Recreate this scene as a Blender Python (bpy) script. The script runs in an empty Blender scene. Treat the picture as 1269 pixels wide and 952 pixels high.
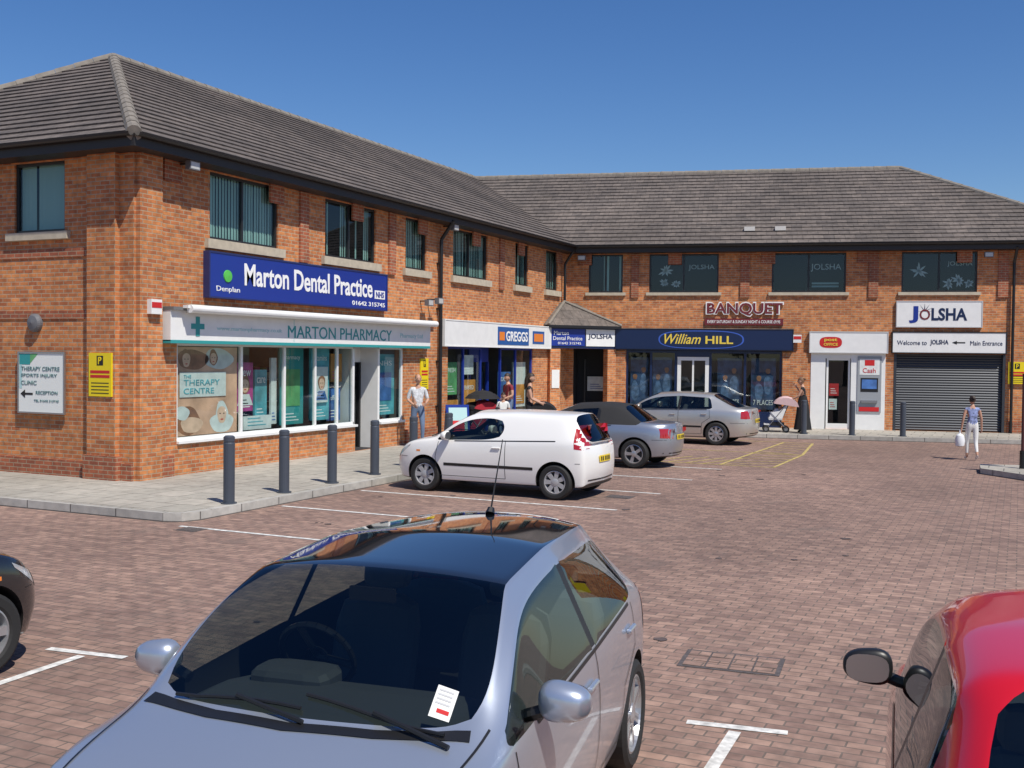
import bpy, bmesh, math, random
from mathutils import Vector, Matrix
from mathutils.bvhtree import BVHTree
random.seed(7)
scene=bpy.context.scene
COL=bpy.context.collection
# ------------------------------------------------------------------ materials
MATS={}
def nodes_of(name):
    m=bpy.data.materials.new(name); m.use_nodes=True; nt=m.node_tree
    b=nt.nodes["Principled BSDF"]; return m,nt,b
def mat(name,col,rough=.6,metal=0.,coat=0.,noise=0.,nscale=4.,bump=0.,bscale=40.,spec=None,backblack=False):
    if name in MATS: return MATS[name]
    m,nt,b=nodes_of(name)
    b.inputs['Base Color'].default_value=(*col,1); b.inputs['Roughness'].default_value=rough
    b.inputs['Metallic'].default_value=metal; b.inputs['Coat Weight'].default_value=coat
    b.inputs['Coat Roughness'].default_value=.04
    if spec is not None: b.inputs['Specular IOR Level'].default_value=spec
    if noise>0:
        tc=nt.nodes.new('ShaderNodeTexCoord'); nz=nt.nodes.new('ShaderNodeTexNoise'); nz.inputs['Scale'].default_value=nscale; nz.inputs['Detail'].default_value=6
        mp=nt.nodes.new('ShaderNodeMapRange'); mp.inputs[1].default_value=.3; mp.inputs[2].default_value=.7; mp.inputs[3].default_value=1-noise; mp.inputs[4].default_value=1+noise
        mx=nt.nodes.new('ShaderNodeVectorMath'); mx.operation='SCALE'; mx.inputs[0].default_value=col
        nt.links.new(tc.outputs['Object'],nz.inputs['Vector']); nt.links.new(nz.outputs[0],mp.inputs[0]); nt.links.new(mp.outputs[0],mx.inputs['Scale']); nt.links.new(mx.outputs[0],b.inputs['Base Color'])
    if bump>0:
        tc=nt.nodes.new('ShaderNodeTexCoord'); nz=nt.nodes.new('ShaderNodeTexNoise'); nz.inputs['Scale'].default_value=bscale
        bp=nt.nodes.new('ShaderNodeBump'); bp.inputs['Strength'].default_value=bump; bp.inputs['Distance'].default_value=.01
        nt.links.new(tc.outputs['Object'],nz.inputs['Vector']); nt.links.new(nz.outputs[0],bp.inputs['Height']); nt.links.new(bp.outputs[0],b.inputs['Normal'])
    if backblack:
        g=nt.nodes.new('ShaderNodeNewGeometry'); d=nt.nodes.new('ShaderNodeBsdfDiffuse'); d.inputs[0].default_value=(.045,.045,.048,1)
        mix=nt.nodes.new('ShaderNodeMixShader'); o=nt.nodes['Material Output']
        nt.links.new(g.outputs['Backfacing'],mix.inputs[0]); nt.links.new(b.outputs[0],mix.inputs[1]); nt.links.new(d.outputs[0],mix.inputs[2]); nt.links.new(mix.outputs[0],o.inputs[0])
    MATS[name]=m; return m
def brickmat(name,c1,c2,mortar,bw,bh,ms,noise=.35,bumpd=.006,rough=.85,offset=.5,big=.18,bigscale=.35,stain=None,stl=.60):
    m,nt,b=nodes_of(name); L=nt.links.new
    uv=nt.nodes.new('ShaderNodeUVMap'); uv.uv_map='UVMap'
    br=nt.nodes.new('ShaderNodeTexBrick'); br.offset=offset
    br.inputs['Color1'].default_value=(*c1,1); br.inputs['Color2'].default_value=(*c2,1); br.inputs['Mortar'].default_value=(*mortar,1)
    br.inputs['Scale'].default_value=1; br.inputs['Brick Width'].default_value=bw; br.inputs['Row Height'].default_value=bh; br.inputs['Mortar Size'].default_value=ms; br.inputs['Mortar Smooth'].default_value=.2; br.inputs['Bias'].default_value=0
    L(uv.outputs[0],br.inputs['Vector'])
    tc=nt.nodes.new('ShaderNodeTexCoord')
    n1=nt.nodes.new('ShaderNodeTexNoise'); n1.inputs['Scale'].default_value=7; n1.inputs['Detail'].default_value=8; L(tc.outputs['Object'],n1.inputs['Vector'])
    n2=nt.nodes.new('ShaderNodeTexNoise'); n2.inputs['Scale'].default_value=bigscale; n2.inputs['Detail'].default_value=5; L(tc.outputs['Object'],n2.inputs['Vector'])
    r1=nt.nodes.new('ShaderNodeMapRange'); r1.inputs[1].default_value=.3;r1.inputs[2].default_value=.7;r1.inputs[3].default_value=1-noise;r1.inputs[4].default_value=1+noise; L(n1.outputs[0],r1.inputs[0])
    r2=nt.nodes.new('ShaderNodeMapRange'); r2.inputs[1].default_value=.35;r2.inputs[2].default_value=.65;r2.inputs[3].default_value=1-big;r2.inputs[4].default_value=1+big; L(n2.outputs[0],r2.inputs[0])
    mu=nt.nodes.new('ShaderNodeMath'); mu.operation='MULTIPLY'; L(r1.outputs[0],mu.inputs[0]); L(r2.outputs[0],mu.inputs[1])
    sc=nt.nodes.new('ShaderNodeVectorMath'); sc.operation='SCALE'; L(br.outputs['Color'],sc.inputs[0]); L(mu.outputs[0],sc.inputs['Scale'])
    last=sc.outputs[0]
    if stain:
        n3=nt.nodes.new('ShaderNodeTexNoise'); n3.inputs['Scale'].default_value=1.1; n3.inputs['Detail'].default_value=7; n3.inputs['Roughness'].default_value=.7; L(tc.outputs['Object'],n3.inputs['Vector'])
        r3=nt.nodes.new('ShaderNodeMapRange'); r3.inputs[1].default_value=stl;r3.inputs[2].default_value=stl+.14;r3.inputs[3].default_value=0;r3.inputs[4].default_value=.55; L(n3.outputs[0],r3.inputs[0])
        mx=nt.nodes.new('ShaderNodeMix'); mx.data_type='RGBA'; L(r3.outputs[0],mx.inputs[0]); L(last,mx.inputs[6]); mx.inputs[7].default_value=(*stain,1); last=mx.outputs[2]
    L(last,b.inputs['Base Color']); b.inputs['Roughness'].default_value=rough
    bp=nt.nodes.new('ShaderNodeBump'); bp.invert=True; bp.inputs['Strength'].default_value=.6; bp.inputs['Distance'].default_value=bumpd; L(br.outputs['Fac'],bp.inputs['Height']); L(bp.outputs[0],b.inputs['Normal'])
    MATS[name]=m; return m
def glassmat(name,tint=(.35,.4,.4),refl=.12,rough=0.):
    m=bpy.data.materials.new(name); m.use_nodes=True; nt=m.node_tree; nt.nodes.clear(); L=nt.links.new
    o=nt.nodes.new('ShaderNodeOutputMaterial'); t=nt.nodes.new('ShaderNodeBsdfTransparent'); t.inputs[0].default_value=(*tint,1)
    g=nt.nodes.new('ShaderNodeBsdfGlossy'); g.inputs['Roughness'].default_value=rough; g.inputs[0].default_value=(.9,.95,1,1)
    lw=nt.nodes.new('ShaderNodeLayerWeight'); lw.inputs[0].default_value=.5
    pw=nt.nodes.new('ShaderNodeMath'); pw.operation='POWER'; pw.inputs[1].default_value=4.5
    ad=nt.nodes.new('ShaderNodeMath'); ad.operation='MULTIPLY_ADD'; ad.inputs[1].default_value=.85; ad.inputs[2].default_value=refl; ad.use_clamp=True
    mx=nt.nodes.new('ShaderNodeMixShader'); L(lw.outputs['Facing'],pw.inputs[0]); L(pw.outputs[0],ad.inputs[0]); L(ad.outputs[0],mx.inputs[0]); L(t.outputs[0],mx.inputs[1]); L(g.outputs[0],mx.inputs[2]); L(mx.outputs[0],o.inputs[0])
    MATS[name]=m; return m
brick=brickmat('brick',(.62,.235,.075),(.40,.122,.044),(.42,.31,.20),.225,.075,.009,noise=.26,big=.14,stain=(.24,.085,.045),stl=.63)
brickd=brickmat('brick_dark',(.40,.115,.05),(.28,.08,.04),(.36,.26,.17),.225,.075,.009,noise=.22)
tiles=brickmat('roof_tile',(.148,.122,.105),(.105,.088,.078),(.04,.035,.03),.33,.40,.006,noise=.28,offset=.5,big=.2,bumpd=.01)
paving=brickmat('block_paving',(.305,.195,.150),(.200,.126,.102),(.13,.10,.082),.21,.105,.007,noise=.26,bumpd=.004,big=.17,bigscale=.22,stain=(.135,.105,.09),stl=.56)
slabs=brickmat('paving_slab',(.38,.35,.30),(.33,.31,.265),(.15,.14,.12),.6,.6,.012,noise=.14,bumpd=.004,stain=(.22,.2,.17))
kerbm=brickmat('kerb_stone',(.40,.385,.35),(.35,.335,.30),(.12,.11,.1),.9,.5,.012,noise=.15)
stone=mat('sill_stone',(.48,.42,.32),.8,noise=.12,nscale=8)
black=mat('black_trim',(.012,.012,.013),.4)
rubber=mat('rubber',(.018,.018,.018),.75)
fasc=mat('dark_fascia',(.022,.018,.016),.5)
frame=mat('window_frame',(.02,.02,.022),.35)
white=mat('white_paint',(.78,.78,.76),.45,noise=.04)
whitew=mat('worn_white_marking',(.62,.61,.58),.8,noise=.35,nscale=14)
yelw=mat('worn_yellow_marking',(.45,.35,.12),.8,noise=.45,nscale=8)
navy=mat('navy_panel',(.008,.02,.07),.3)
blue=mat('sign_blue',(.012,.035,.26),.3)
teal=mat('teal_panel',(.03,.30,.30),.5)
tealw=mat('pale_teal',(.42,.62,.62),.5)
cream=mat('cream_text',(.85,.85,.82),.5)
yellow=mat('yellow_sign',(.80,.62,.01),.4)
redm=mat('red_sign',(.55,.02,.02),.4)
maroon=mat('maroon_panel',(.16,.02,.025),.45)
orange=mat('orange_sign',(.75,.22,.03),.4)
gold=mat('gold_text',(.8,.6,.08),.4)
greycol=mat('grey_bollard',(.055,.065,.085),.45)
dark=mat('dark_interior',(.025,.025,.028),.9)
interior=mat('interior_wall',(.16,.15,.14),.9)
shut=mat('roller_shutter',(.05,.055,.065),.4,metal=.3)
steel=mat('steel',(.45,.45,.46),.3,metal=.9)
wglass=glassmat('window_glass',(.76,.84,.82),.05)
cglass=glassmat('car_glass',(.50,.57,.54),.06)
blindm=mat('blind_fabric',(.34,.52,.48),.8)
# ------------------------------------------------------------------ mesh helpers
class Frame:
    def __init__(s,o,e): s.o=Vector(o); s.e=Vector(e).normalized(); s.n=s.e.cross(Vector((0,0,1))); 
    def P(s,u,d,z): return s.o+s.e*u+s.n*d+Vector((0,0,z))
WORLD=Frame((0,0,0),(1,0,0)) # n = -Y
class MB:
    def __init__(s,fr=None): s.v=[];s.f=[];s.m=[];s.mats=[];s.fr=fr
    def mi(s,m):
        if m not in s.mats: s.mats.append(m)
        return s.mats.index(m)
    def face(s,pts,m):
        i=len(s.v); s.v+= [Vector(p) for p in pts]; s.f.append(tuple(range(i,i+len(pts)))); s.m.append(s.mi(m))
    def quad(s,u0,u1,z0,z1,d,m): 
        P=s.fr.P; s.face([P(u0,d,z0),P(u1,d,z0),P(u1,d,z1),P(u0,d,z1)],m)
    def box(s,u0,u1,d0,d1,z0,z1,m,fr=None):
        P=(fr or s.fr).P
        c=[P(u,d,z) for z in (z0,z1) for d in (d0,d1) for u in (u0,u1)]
        for q in ((0,1,3,2),(4,6,7,5),(0,4,5,1),(2,3,7,6),(0,2,6,4),(1,5,7,3)): s.face([c[k] for k in q],m)
    def cyl(s,a,b,r,m,seg=12,r2=None,cap=True):
        a=Vector(a);b=Vector(b); ax=(b-a).normalized(); t=ax.orthogonal().normalized(); w=ax.cross(t); r2=r if r2 is None else r2
        A=[a+(t*math.cos(2*math.pi*k/seg)+w*math.sin(2*math.pi*k/seg))*r for k in range(seg)]
        B=[b+(t*math.cos(2*math.pi*k/seg)+w*math.sin(2*math.pi*k/seg))*r2 for k in range(seg)]
        for k in range(seg): s.face([A[k],A[(k+1)%seg],B[(k+1)%seg],B[k]],m)
        if cap: s.face(A[::-1],m); s.face(B,m)
    def lathe(s,c,ax,prof,m,seg=32,t=None):
        c=Vector(c);ax=Vector(ax).normalized(); t=ax.orthogonal().normalized(); w=ax.cross(t)
        R=[[c+ax*h+(t*math.cos(2*math.pi*k/seg)+w*math.sin(2*math.pi*k/seg))*r for k in range(seg)] for h,r in prof]
        for i in range(len(R)-1):
            for k in range(seg): s.face([R[i][k],R[i][(k+1)%seg],R[i+1][(k+1)%seg],R[i+1][k]],m)
    def wall(s,u0,u1,z0,z1,ops,m,depth=.1,d=0.):
        us=sorted(set([u0,u1]+[o[0] for o in ops]+[o[1] for o in ops])); zs=sorted(set([z0,z1]+[o[2] for o in ops]+[o[3] for o in ops]))
        us=[u for u in us if u0<=u<=u1]; zs=[z for z in zs if z0<=z<=z1]
        for a,b in zip(us,us[1:]):
            for c,e in zip(zs,zs[1:]):
                mu,mz=(a+b)/2,(c+e)/2
                if any(o[0]<mu<o[1] and o[2]<mz<o[3] for o in ops): continue
                s.quad(a,b,c,e,d,m)
        P=s.fr.P
        for o in ops:
            a,b,c,e=o[:4]; D=d-(o[4] if len(o)>4 else depth)
            s.face([P(a,d,c),P(a,D,c),P(a,D,e),P(a,d,e)],m); s.face([P(b,d,c),P(b,d,e),P(b,D,e),P(b,D,c)],m)
            s.face([P(a,d,e),P(a,D,e),P(b,D,e),P(b,d,e)],m); s.face([P(a,d,c),P(b,d,c),P(b,D,c),P(a,D,c)],m)
    def done(s,name,parent=None,smooth=False,merge=False,mw=None):
        me=bpy.data.meshes.new(name); me.from_pydata([tuple(v) for v in s.v],[],s.f)
        for m in s.mats: me.materials.append(m)
        me.polygons.foreach_set('material_index',s.m)
        uvl=me.uv_layers.new(name='UVMap'); 
        Z=Vector((0,0,1))
        for p in me.polygons:
            n=p.normal
            if abs(n.z)>.97: ud=Vector((1,0,0)); vd=Vector((0,1,0))
            else:
                ud=Z.cross(n).normalized(); vd=n.cross(ud)
            for li in p.loop_indices:
                co=me.vertices[me.loops[li].vertex_index].co; uvl.data[li].uv=(co.dot(ud),co.dot(vd))
        if merge:
            bm=bmesh.new(); bm.from_mesh(me); bmesh.ops.remove_doubles(bm,verts=bm.verts,dist=1e-4); bmesh.ops.recalc_face_normals(bm,faces=bm.faces); bm.to_mesh(me); bm.free()
        if smooth: me.polygons.foreach_set('use_smooth',[True]*len(me.polygons)); 
        o=bpy.data.objects.new(name,me); COL.objects.link(o)
        if smooth:
            try: me.set_sharp_from_angle(angle=math.radians(35))
            except Exception: pass
        if parent: o.parent=parent
        return o
def empty(name,loc=(0,0,0),rot=0.):
    o=bpy.data.objects.new(name,None); o.empty_display_size=.2; o.location=loc; o.rotation_euler=(0,0,rot); COL.objects.link(o); return o
def text(body,fr,u0,u1,z0,z1,d,m,parent,name='lettering',shear=0.,bold=.0,ext=.006):
    cu=bpy.data.curves.new(name,'FONT'); cu.body=body; cu.extrude=ext; cu.shear=shear; cu.offset=bold; cu.resolution_u=3
    t=bpy.data.objects.new('tmp',cu); COL.objects.link(t); dg=bpy.context.evaluated_depsgraph_get(); dg.update()
    me=bpy.data.meshes.new_from_object(t.evaluated_get(dg)); bpy.data.objects.remove(t)
    xs=[v.co.x for v in me.vertices]; ys=[v.co.y for v in me.vertices]
    x0,x1,y0,y1=min(xs),max(xs),min(ys),max(ys)
    for v in me.vertices:
        v.co=fr.P(u0+(v.co.x-x0)/(x1-x0)*(u1-u0), d+v.co.z, z0+(v.co.y-y0)/(y1-y0)*(z1-z0))
    me.materials.clear(); me.materials.append(m); me.name=name
    o=bpy.data.objects.new(name,me); COL.objects.link(o); o.parent=parent; return o
# ------------------------------------------------------------------ frames
HD=.234; EZ=6.1235
FL=Frame((0,0,0),(0,1,0)); FS=Frame((0,0,0),(1,0,0)); FR=Frame((0,19.8603,0),(math.cos(HD),math.sin(HD),0))
PV=.12
# ------------------------------------------------------------------ ground
g=MB(WORLD)
S=900
g.face([(-S,-S,-.004),(S,-S,-.004),(S,S,-.004),(-S,S,-.004)],paving)
g.done('ground')
pv=MB(WORLD)
KX=3.5; KY=-2.62
def isect_x(fr,d,x): return (x-fr.o.x-fr.n.x*d)/fr.e.x
KD=3.2
uk=isect_x(FR,KD,KX); pk=FR.P(uk,KD,0)
ue=22.; pe=FR.P(ue,KD,0)
kpts=[Vector((-30,KY,0)),Vector((KX-.35,KY,0)),Vector((KX-.1,KY+.1,0)),Vector((KX,KY+.35,0)),Vector((KX,pk.y,0)),pe]
def up(v,z): return Vector((v.x,v.y,z))
a=.125
pv.face([up(p,PV) for p in [Vector((-30,KY+a,0)),Vector((KX-.35,KY+a,0)),Vector((KX-a-.05,KY+.2,0)),Vector((KX-a,KY+.35,0)),Vector((KX-a,0,0)),Vector((0,0,0)),Vector((-30,0,0))]],slabs)
uk2=isect_x(FR,KD-a,KX-a); p2=FR.P(uk2,KD-a,0)
pv.face([up(p,PV) for p in [Vector((0,0,0)),Vector((KX-a,0,0)),Vector((KX-a,p2.y,0)),Vector((0,19.86,0))]],slabs)
pv.face([up(p,PV) for p in [Vector((0,19.86,0)),Vector((KX-a,p2.y,0)),FR.P(ue,KD-a,0),FR.P(ue,0,0)]],slabs)
pv.done('pavement')
kb=MB(WORLD)
kin=[Vector((-30,KY+a,0)),Vector((KX-.35,KY+a,0)),Vector((KX-a-.05,KY+.2,0)),Vector((KX-a,KY+.35,0)),Vector((KX-a,p2.y,0)),FR.P(ue,KD-a,0)]
for i in range(len(kpts)-1):
    A,B,C_,D=kpts[i],kpts[i+1],kin[i+1],kin[i]
    kb.face([up(A,PV+.004),up(B,PV+.004),up(C_,PV+.004),up(D,PV+.004)],kerbm)
    kb.face([up(A,-.02),up(B,-.02),up(B,PV+.004),up(A,PV+.004)],kerbm)
kb.done('kerb')
mk=MB(WORLD)
def line(x0,y0,x1,y1,w,m,z=.001):
    a_=Vector((x0,y0,0));b_=Vector((x1,y1,0));t=(b_-a_).normalized();n_=Vector((-t.y,t.x,0))*w/2
    mk.face([up(a_-n_,z),up(b_-n_,z),up(b_+n_,z),up(a_+n_,z)],m)
for i,y in enumerate((-2.8,-.52,1.72,4.02)): line(3.62,y,8.4,y-.06*i*.5,.08,whitew)
for y in (6.3,8.6): line(3.62,y,8.3,y,.08,whitew)
line(12.12,-7.36,12.76,-7.27,.08,whitew); line(12.45,-7.40,12.62,-12.2,.08,whitew,.0014)
line(7.02,-8.02,7.76,-7.93,.08,whitew); line(7.42,-8.05,7.62,-12.6,.08,whitew,.0014)
line(9.55,-7.75,10.2,-7.66,.08,whitew); line(9.9,-7.78,10.05,-12.4,.08,whitew,.0014)
mk.done('bay_marking')
mk=MB(WORLD)
for (x0,y0,x1,y1) in ((4,9.6,9.2,9.6),(4,13.1,9.2,13.1),(4,16.9,8.8,16.9),(9.2,9.6,9.2,13.1),(8.0,9.6,8.0,16.9),(9.2,13.1,8.8,16.9)): line(x0,y0,x1,y1,.07,yelw)
for k in range(5): line(8.0,9.8+k*.75,9.2,10.5+k*.6,.06,yelw,.0014)
for k in range(5): line(8.0,13.5+k*.7,8.95,13.2+k*.75,.06,yelw,.0014)
for k in range(4): line(6.4+k*.4,9.65,6.9+k*.4,11.3,.06,yelw,.0014)
mk.done('hatched_bay_marking')
oil=mat('oil_stain',(.085,.065,.06),.7,noise=.5,nscale=6)
mk=MB(WORLD)
for _ in range(30):
    cx=random.choice([random.uniform(4,8),random.uniform(7.5,13.5)]); cy=random.uniform(-7,9) if cx>7.5 else random.uniform(-2.5,9); r=random.uniform(.02,.09)
    mk.face([(cx+r*random.uniform(.6,1.2)*math.cos(k*.524),cy+r*random.uniform(.6,1.2)*math.sin(k*.524),.0018) for k in range(12)],oil)
mk.done('oil_stain')
iron=mat('cast_iron',(.10,.085,.08),.6,noise=.3,nscale=20)
def cover(cx,cy,w,h,rot,nx,ny,name):
    M=Matrix.Rotation(rot,3,'Z'); b=MB(WORLD)
    def bx(x0,x1,y0,y1,z0,z1,m):
        c=[M@Vector((x,y,0))+Vector((cx,cy,z)) for z in (z0,z1) for y in (y0,y1) for x in (x0,x1)]
        for q in ((0,1,3,2),(4,6,7,5),(0,4,5,1),(2,3,7,6),(0,2,6,4),(1,5,7,3)): b.face([c[k] for k in q],m)
    bx(-w/2,w/2,-h/2,h/2,-.02,.002,iron)
    for i in range(nx):
        for j in range(ny):
            u=-w/2+.03+(w-.06)*(i+.5)/nx; v=-h/2+.03+(h-.06)*(j+.5)/ny
            bx(u-(w-.06)/nx*.46,u+(w-.06)/nx*.46,v-(h-.06)/ny*.45,v+(h-.06)/ny*.45,.002,.006,paving if nx<6 else iron)
    return b.done(name)
cover(12.05,-5.85,.78,.5,.1,4,3,'manhole_cover')
cover(3.95,-2.95,.35,.3,0,7,1,'drain_grating'); cover(7.9,3.2,.45,.35,0,7,1,'drain_grating')
# ------------------------------------------------------------------ building
B=empty('brick_shopping_parade')
w=MB(FL)
WZ0,WZ1=4.57,5.86
LW=[(1.95,4.05),(5.72,7.80),(9.19,10.25),(11.70,13.80),(15.70,16.67),(18.05,19.05)]
RW=[(.75,1.91),(2.80,5.09),(6.81,9.15),(10.86,13.14)]
SW=[(-2.95,-1.66),(-6.4,-5.1),(-9.9,-8.6)]
sh_ops=[(1.07,9.15,.12,2.6,.06),(11.45,17.10,.12,2.65,.06)]
w.wall(0,19.86,0,EZ,[(a,b,WZ0,WZ1) for a,b in LW]+sh_ops,brick)
w.fr=FS; w.wall(-11.6,0,0,EZ,[(a,b,WZ0,WZ1) for a,b in SW],brick)
w.fr=FR
r_ops=[(0.25,1.66,.12,2.66,.1),(2.06,7.18,.12,2.65,.08),(8.10,10.42,.12,2.6,.08),(10.68,14.03,.12,2.6,.12)]
w.wall(0,17.1,0,EZ,[(a,b,WZ0,WZ1) for a,b in RW]+r_ops,brick)
bl=Vector((-11.6,0,0))
u_b=isect_x(FR,-11.2,-11.6); pb=FR.P(u_b,-11.2,0); pr0=FR.P(17.1,0,0); pr1=FR.P(17.1,-11.2,0)
for A,C_ in ((bl,up(pb,0)),(up(pb,0),pr1),(pr1,pr0)): w.face([up(A,0),up(C_,0),up(C_,EZ),up(A,EZ)],brick)
w.done('walls',B)
w=MB(FS)
w.box(-1.0,-.33,0,.11,0,EZ-.02,brick); w.box(-1.06,-.27,.0,.15,0,.55,brickd)
w.box(-11.6,-1.06,0,.05,0,.42,brickd); w.box(-.27,.0,0,.05,0,.42,brickd)
w.box(-11.6,-1.0,0,.018,2.98,3.13,brickd); w.box(-11.6,-1.0,0,.018,4.1,4.25,brickd)
w.fr=FL
for a,b in ((0.62,.95),(9.22,11.0),(17.2,19.8)): w.box(a,b,0,.06,0,.5,brickd)
for a,b in ((4.75,5.05),(8.35,8.65),(14.55,14.85)): w.box(a,b,0,.055,4.36,EZ-.25,brickd)
w.box(.05,.6,0,.10,0,EZ-.04,brick)
w.box(1.07,6.97,-.06,.0,.12,.70,brick); w.box(8.02,9.15,-.06,.0,.12,.70,brick)
for fr,a0,a1 in ((FL,.7,19.5),(FR,.4,17.0)):
    u=a0
    while u<a1:
        w.box(u,u+.45,0,.05,EZ-.62,EZ-.24,brickd,fr); u+=3.03
w.fr=FR
for a,b in ((1.68,2.04),(7.2,8.0)): w.box(a,b,0,.08,PV,2.6,brick)
w.box(14.1,17.1,0,.05,PV,.5,brickd)
for a,b in ((2.2,2.45),(5.8,6.1),(9.85,10.15),(13.75,14.05)): w.box(a,b,0,.053,4.4,EZ-.25,brickd)
w.done('piers',B)
w=MB(FL)
for a,b in LW: w.box(a-.14,b+.14,-.09,.09,4.39,WZ0-.002,stone)
w.fr=FS
for a,b in SW: w.box(a-.14,b+.14,-.09,.09,4.43,WZ0-.002,stone)
w.fr=FR
for a,b in RW: w.box(a-.1,b+.1,-.09,.07,4.47,WZ0-.002,stone)
w.box(1.07,7.0,-.1,.06,.7,.75,white,FL); w.box(8.02,9.15,-.1,.06,.7,.75,white,FL)
w.done('window_sills',B)
w=MB(FL)
blinds=MB(FL)
def window(fr,a,b,z0,z1,mull,openblind=.6,bm=blindm):
    w.fr=fr; t=.055; d0,d1=-.1,-.045
    w.box(a,b,d0,d1,z0,z0+t,frame); w.box(a,b,d0,d1,z1-t,z1,frame)
    xs=[a]+[a+(b-a)*m_ for m_ in mull]+[b]
    for i,x in enumerate(xs):
        x0=x if i==0 else (x-t if i==len(xs)-1 else x-t/2); w.box(x0,x0+t,d0+.001,d1+.001,z0+t,z1-t,frame)
    w.quad(a+t,b-t,z0+t,z1-t,-.075,wglass)
    P=fr.P
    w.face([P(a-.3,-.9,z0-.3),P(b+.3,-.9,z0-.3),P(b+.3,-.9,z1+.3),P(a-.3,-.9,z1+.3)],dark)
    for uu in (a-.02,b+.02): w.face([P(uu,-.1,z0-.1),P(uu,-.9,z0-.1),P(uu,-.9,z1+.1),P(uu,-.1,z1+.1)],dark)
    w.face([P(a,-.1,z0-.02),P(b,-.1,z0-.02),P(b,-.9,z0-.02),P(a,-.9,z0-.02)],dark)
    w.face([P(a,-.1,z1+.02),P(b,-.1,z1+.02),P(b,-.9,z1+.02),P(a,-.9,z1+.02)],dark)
    if bm:
        x=a+.06
        while x<b-.1:
            if random.random()<openblind:
                ang=.12+random.random()*.22; l=.088; dz=random.random()*.03
                A=fr.P(x,-.13,z0+.03+dz); B_=fr.P(x+l*math.cos(ang),-.13-l*math.sin(ang),z0+.03+dz)
                blinds.face([A,B_,up(B_,z1-.03),up(A,z1-.03)],bm)
            x+=.088
for i,(a,b) in enumerate(LW): window(FL,a,b,WZ0,WZ1,[.48] if b-a>1.5 else [],[1,.55,1,.9,.7,.9][i])
for a,b in SW: window(FS,a,b,WZ0,WZ1,[],.95)
for i,(a,b) in enumerate(RW): window(FR,a,b,WZ0,WZ1,[.5] if b-a>1.5 else [.5],[.3,.0,.05,.0][i])
w.done('windows',B); blinds.done('window_blinds',B)
dec=MB(FR)
pale=mat('window_decal',(.26,.40,.39),.6)
def flake(u,z,r,d=-.068,n=9):
    P=FR.P
    for k in range(n):
        an=k*math.pi/n*2+random.uniform(-.3,.3); c,s_=math.cos(an),math.sin(an); rr=r*random.uniform(.6,1.1)
        dec.face([P(u-s_*.03,d,z+c*.03),P(u+c*rr*.6-s_*.03,d,z+s_*rr*.6+c*.03),P(u+c*rr,d,z+s_*rr),P(u+c*rr*.6+s_*.03,d,z+s_*rr*.6-c*.03),P(u+s_*.03,d,z-c*.03)],pale)
for u,z,r in ((3.35,5.3,.28),(11.4,5.25,.28),(12.6,4.95,.24),(12.3,4.85,.2),(3.3,4.9,.16),(3.7,4.85,.18),(12.9,4.85,.18)): flake(u,z,r)
for z in (4.75,4.85): dec.box(8.1,8.95,-.3,-.28,z,z+.06,pale)
dec.done('window_decals',B)
text('JOLSHA',FR,8.05,9.0,5.25,5.5,-.068,pale,B); text('JOLSHA',FR,12.25,13.0,5.38,5.55,-.068,pale,B); text('JOLSHA',FR,4.1,4.95,5.3,5.5,-.068,pale,B)
# ------------------------------------------------------------------ roof
rf=MB(FL)
def slope(bl_,br,tl,tr,course=.335,lift=.032):
    bl_,br,tl,tr=map(Vector,(bl_,br,tl,tr))
    n=(br-bl_).cross(tl-bl_); 
    if n.length<1e-6: n=(br-bl_).cross(tr-bl_)
    n.normalize()
    if n.z<0: n=-n
    d=(br-bl_).normalized(); h=((tl-bl_)-d*((tl-bl_).dot(d))).length; N=max(1,round(h/course))
    for i in range(N):
        t0,t1=i/N,(i+1)/N
        a_,b_=bl_.lerp(tl,t0),br.lerp(tr,t0); c_,e_=br.lerp(tr,t1),bl_.lerp(tl,t1)
        rf.face([a_+n*lift,b_+n*lift,c_,e_],tiles); rf.face([a_,b_,b_+n*lift,a_+n*lift],tiles)
o=.45
S1,HZ,YA,S2,RA=5.8089,9.4815,5.2094,5.5819,11.5011
xw=-11.6-o
eNR=Vector((o,-o,EZ)); eNL=Vector((xw,-o,EZ)); ap=Vector((-S1,YA,HZ))
uec=isect_x(FR,o,o); EC=FR.P(uec,o,EZ)
uj=isect_x(FR,-S2,-S1); RJ=FR.P(uj,-S2,HZ)
uoe=isect_x(FR,-11.2-o,xw); OE=FR.P(uoe,-11.2-o,EZ)
apR=FR.P(RA,-S2,HZ); eRR=FR.P(17.1+o,o,EZ); eRB=FR.P(17.1+o,-11.2-o,EZ)
slope(eNR,EC,ap,RJ); slope(eNL,eNR,ap,ap); slope(OE,eNL,RJ,ap)
slope(EC,eRR,RJ,apR); slope(eRR,eRB,apR,apR); slope(eRB,OE,apR,RJ)
rf.done('roof_tiles',B)
rd=MB(FL); ridm=mat('ridge_tile',(.21,.185,.155),.85,noise=.2,nscale=6)
def ridge(a_,b_,r=.12):
    a_,b_=Vector(a_),Vector(b_); L_=(b_-a_).length; n=int(L_/.45)
    for i in range(n):
        p_=a_.lerp(b_,i/n); q=a_.lerp(b_,(i+.985)/n); rd.cyl(p_+Vector((0,0,-.03)),q+Vector((0,0,-.03)),r+.006,ridm,10,r2=r-.006)
ridge(ap,RJ); ridge(eNR,ap,.13); ridge(eNL,ap,.13); ridge(RJ,apR); ridge(eRR,apR); ridge(eRB,apR)
rd.done('ridge_tiles',B,smooth=True)
ev=MB(FL)
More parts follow.
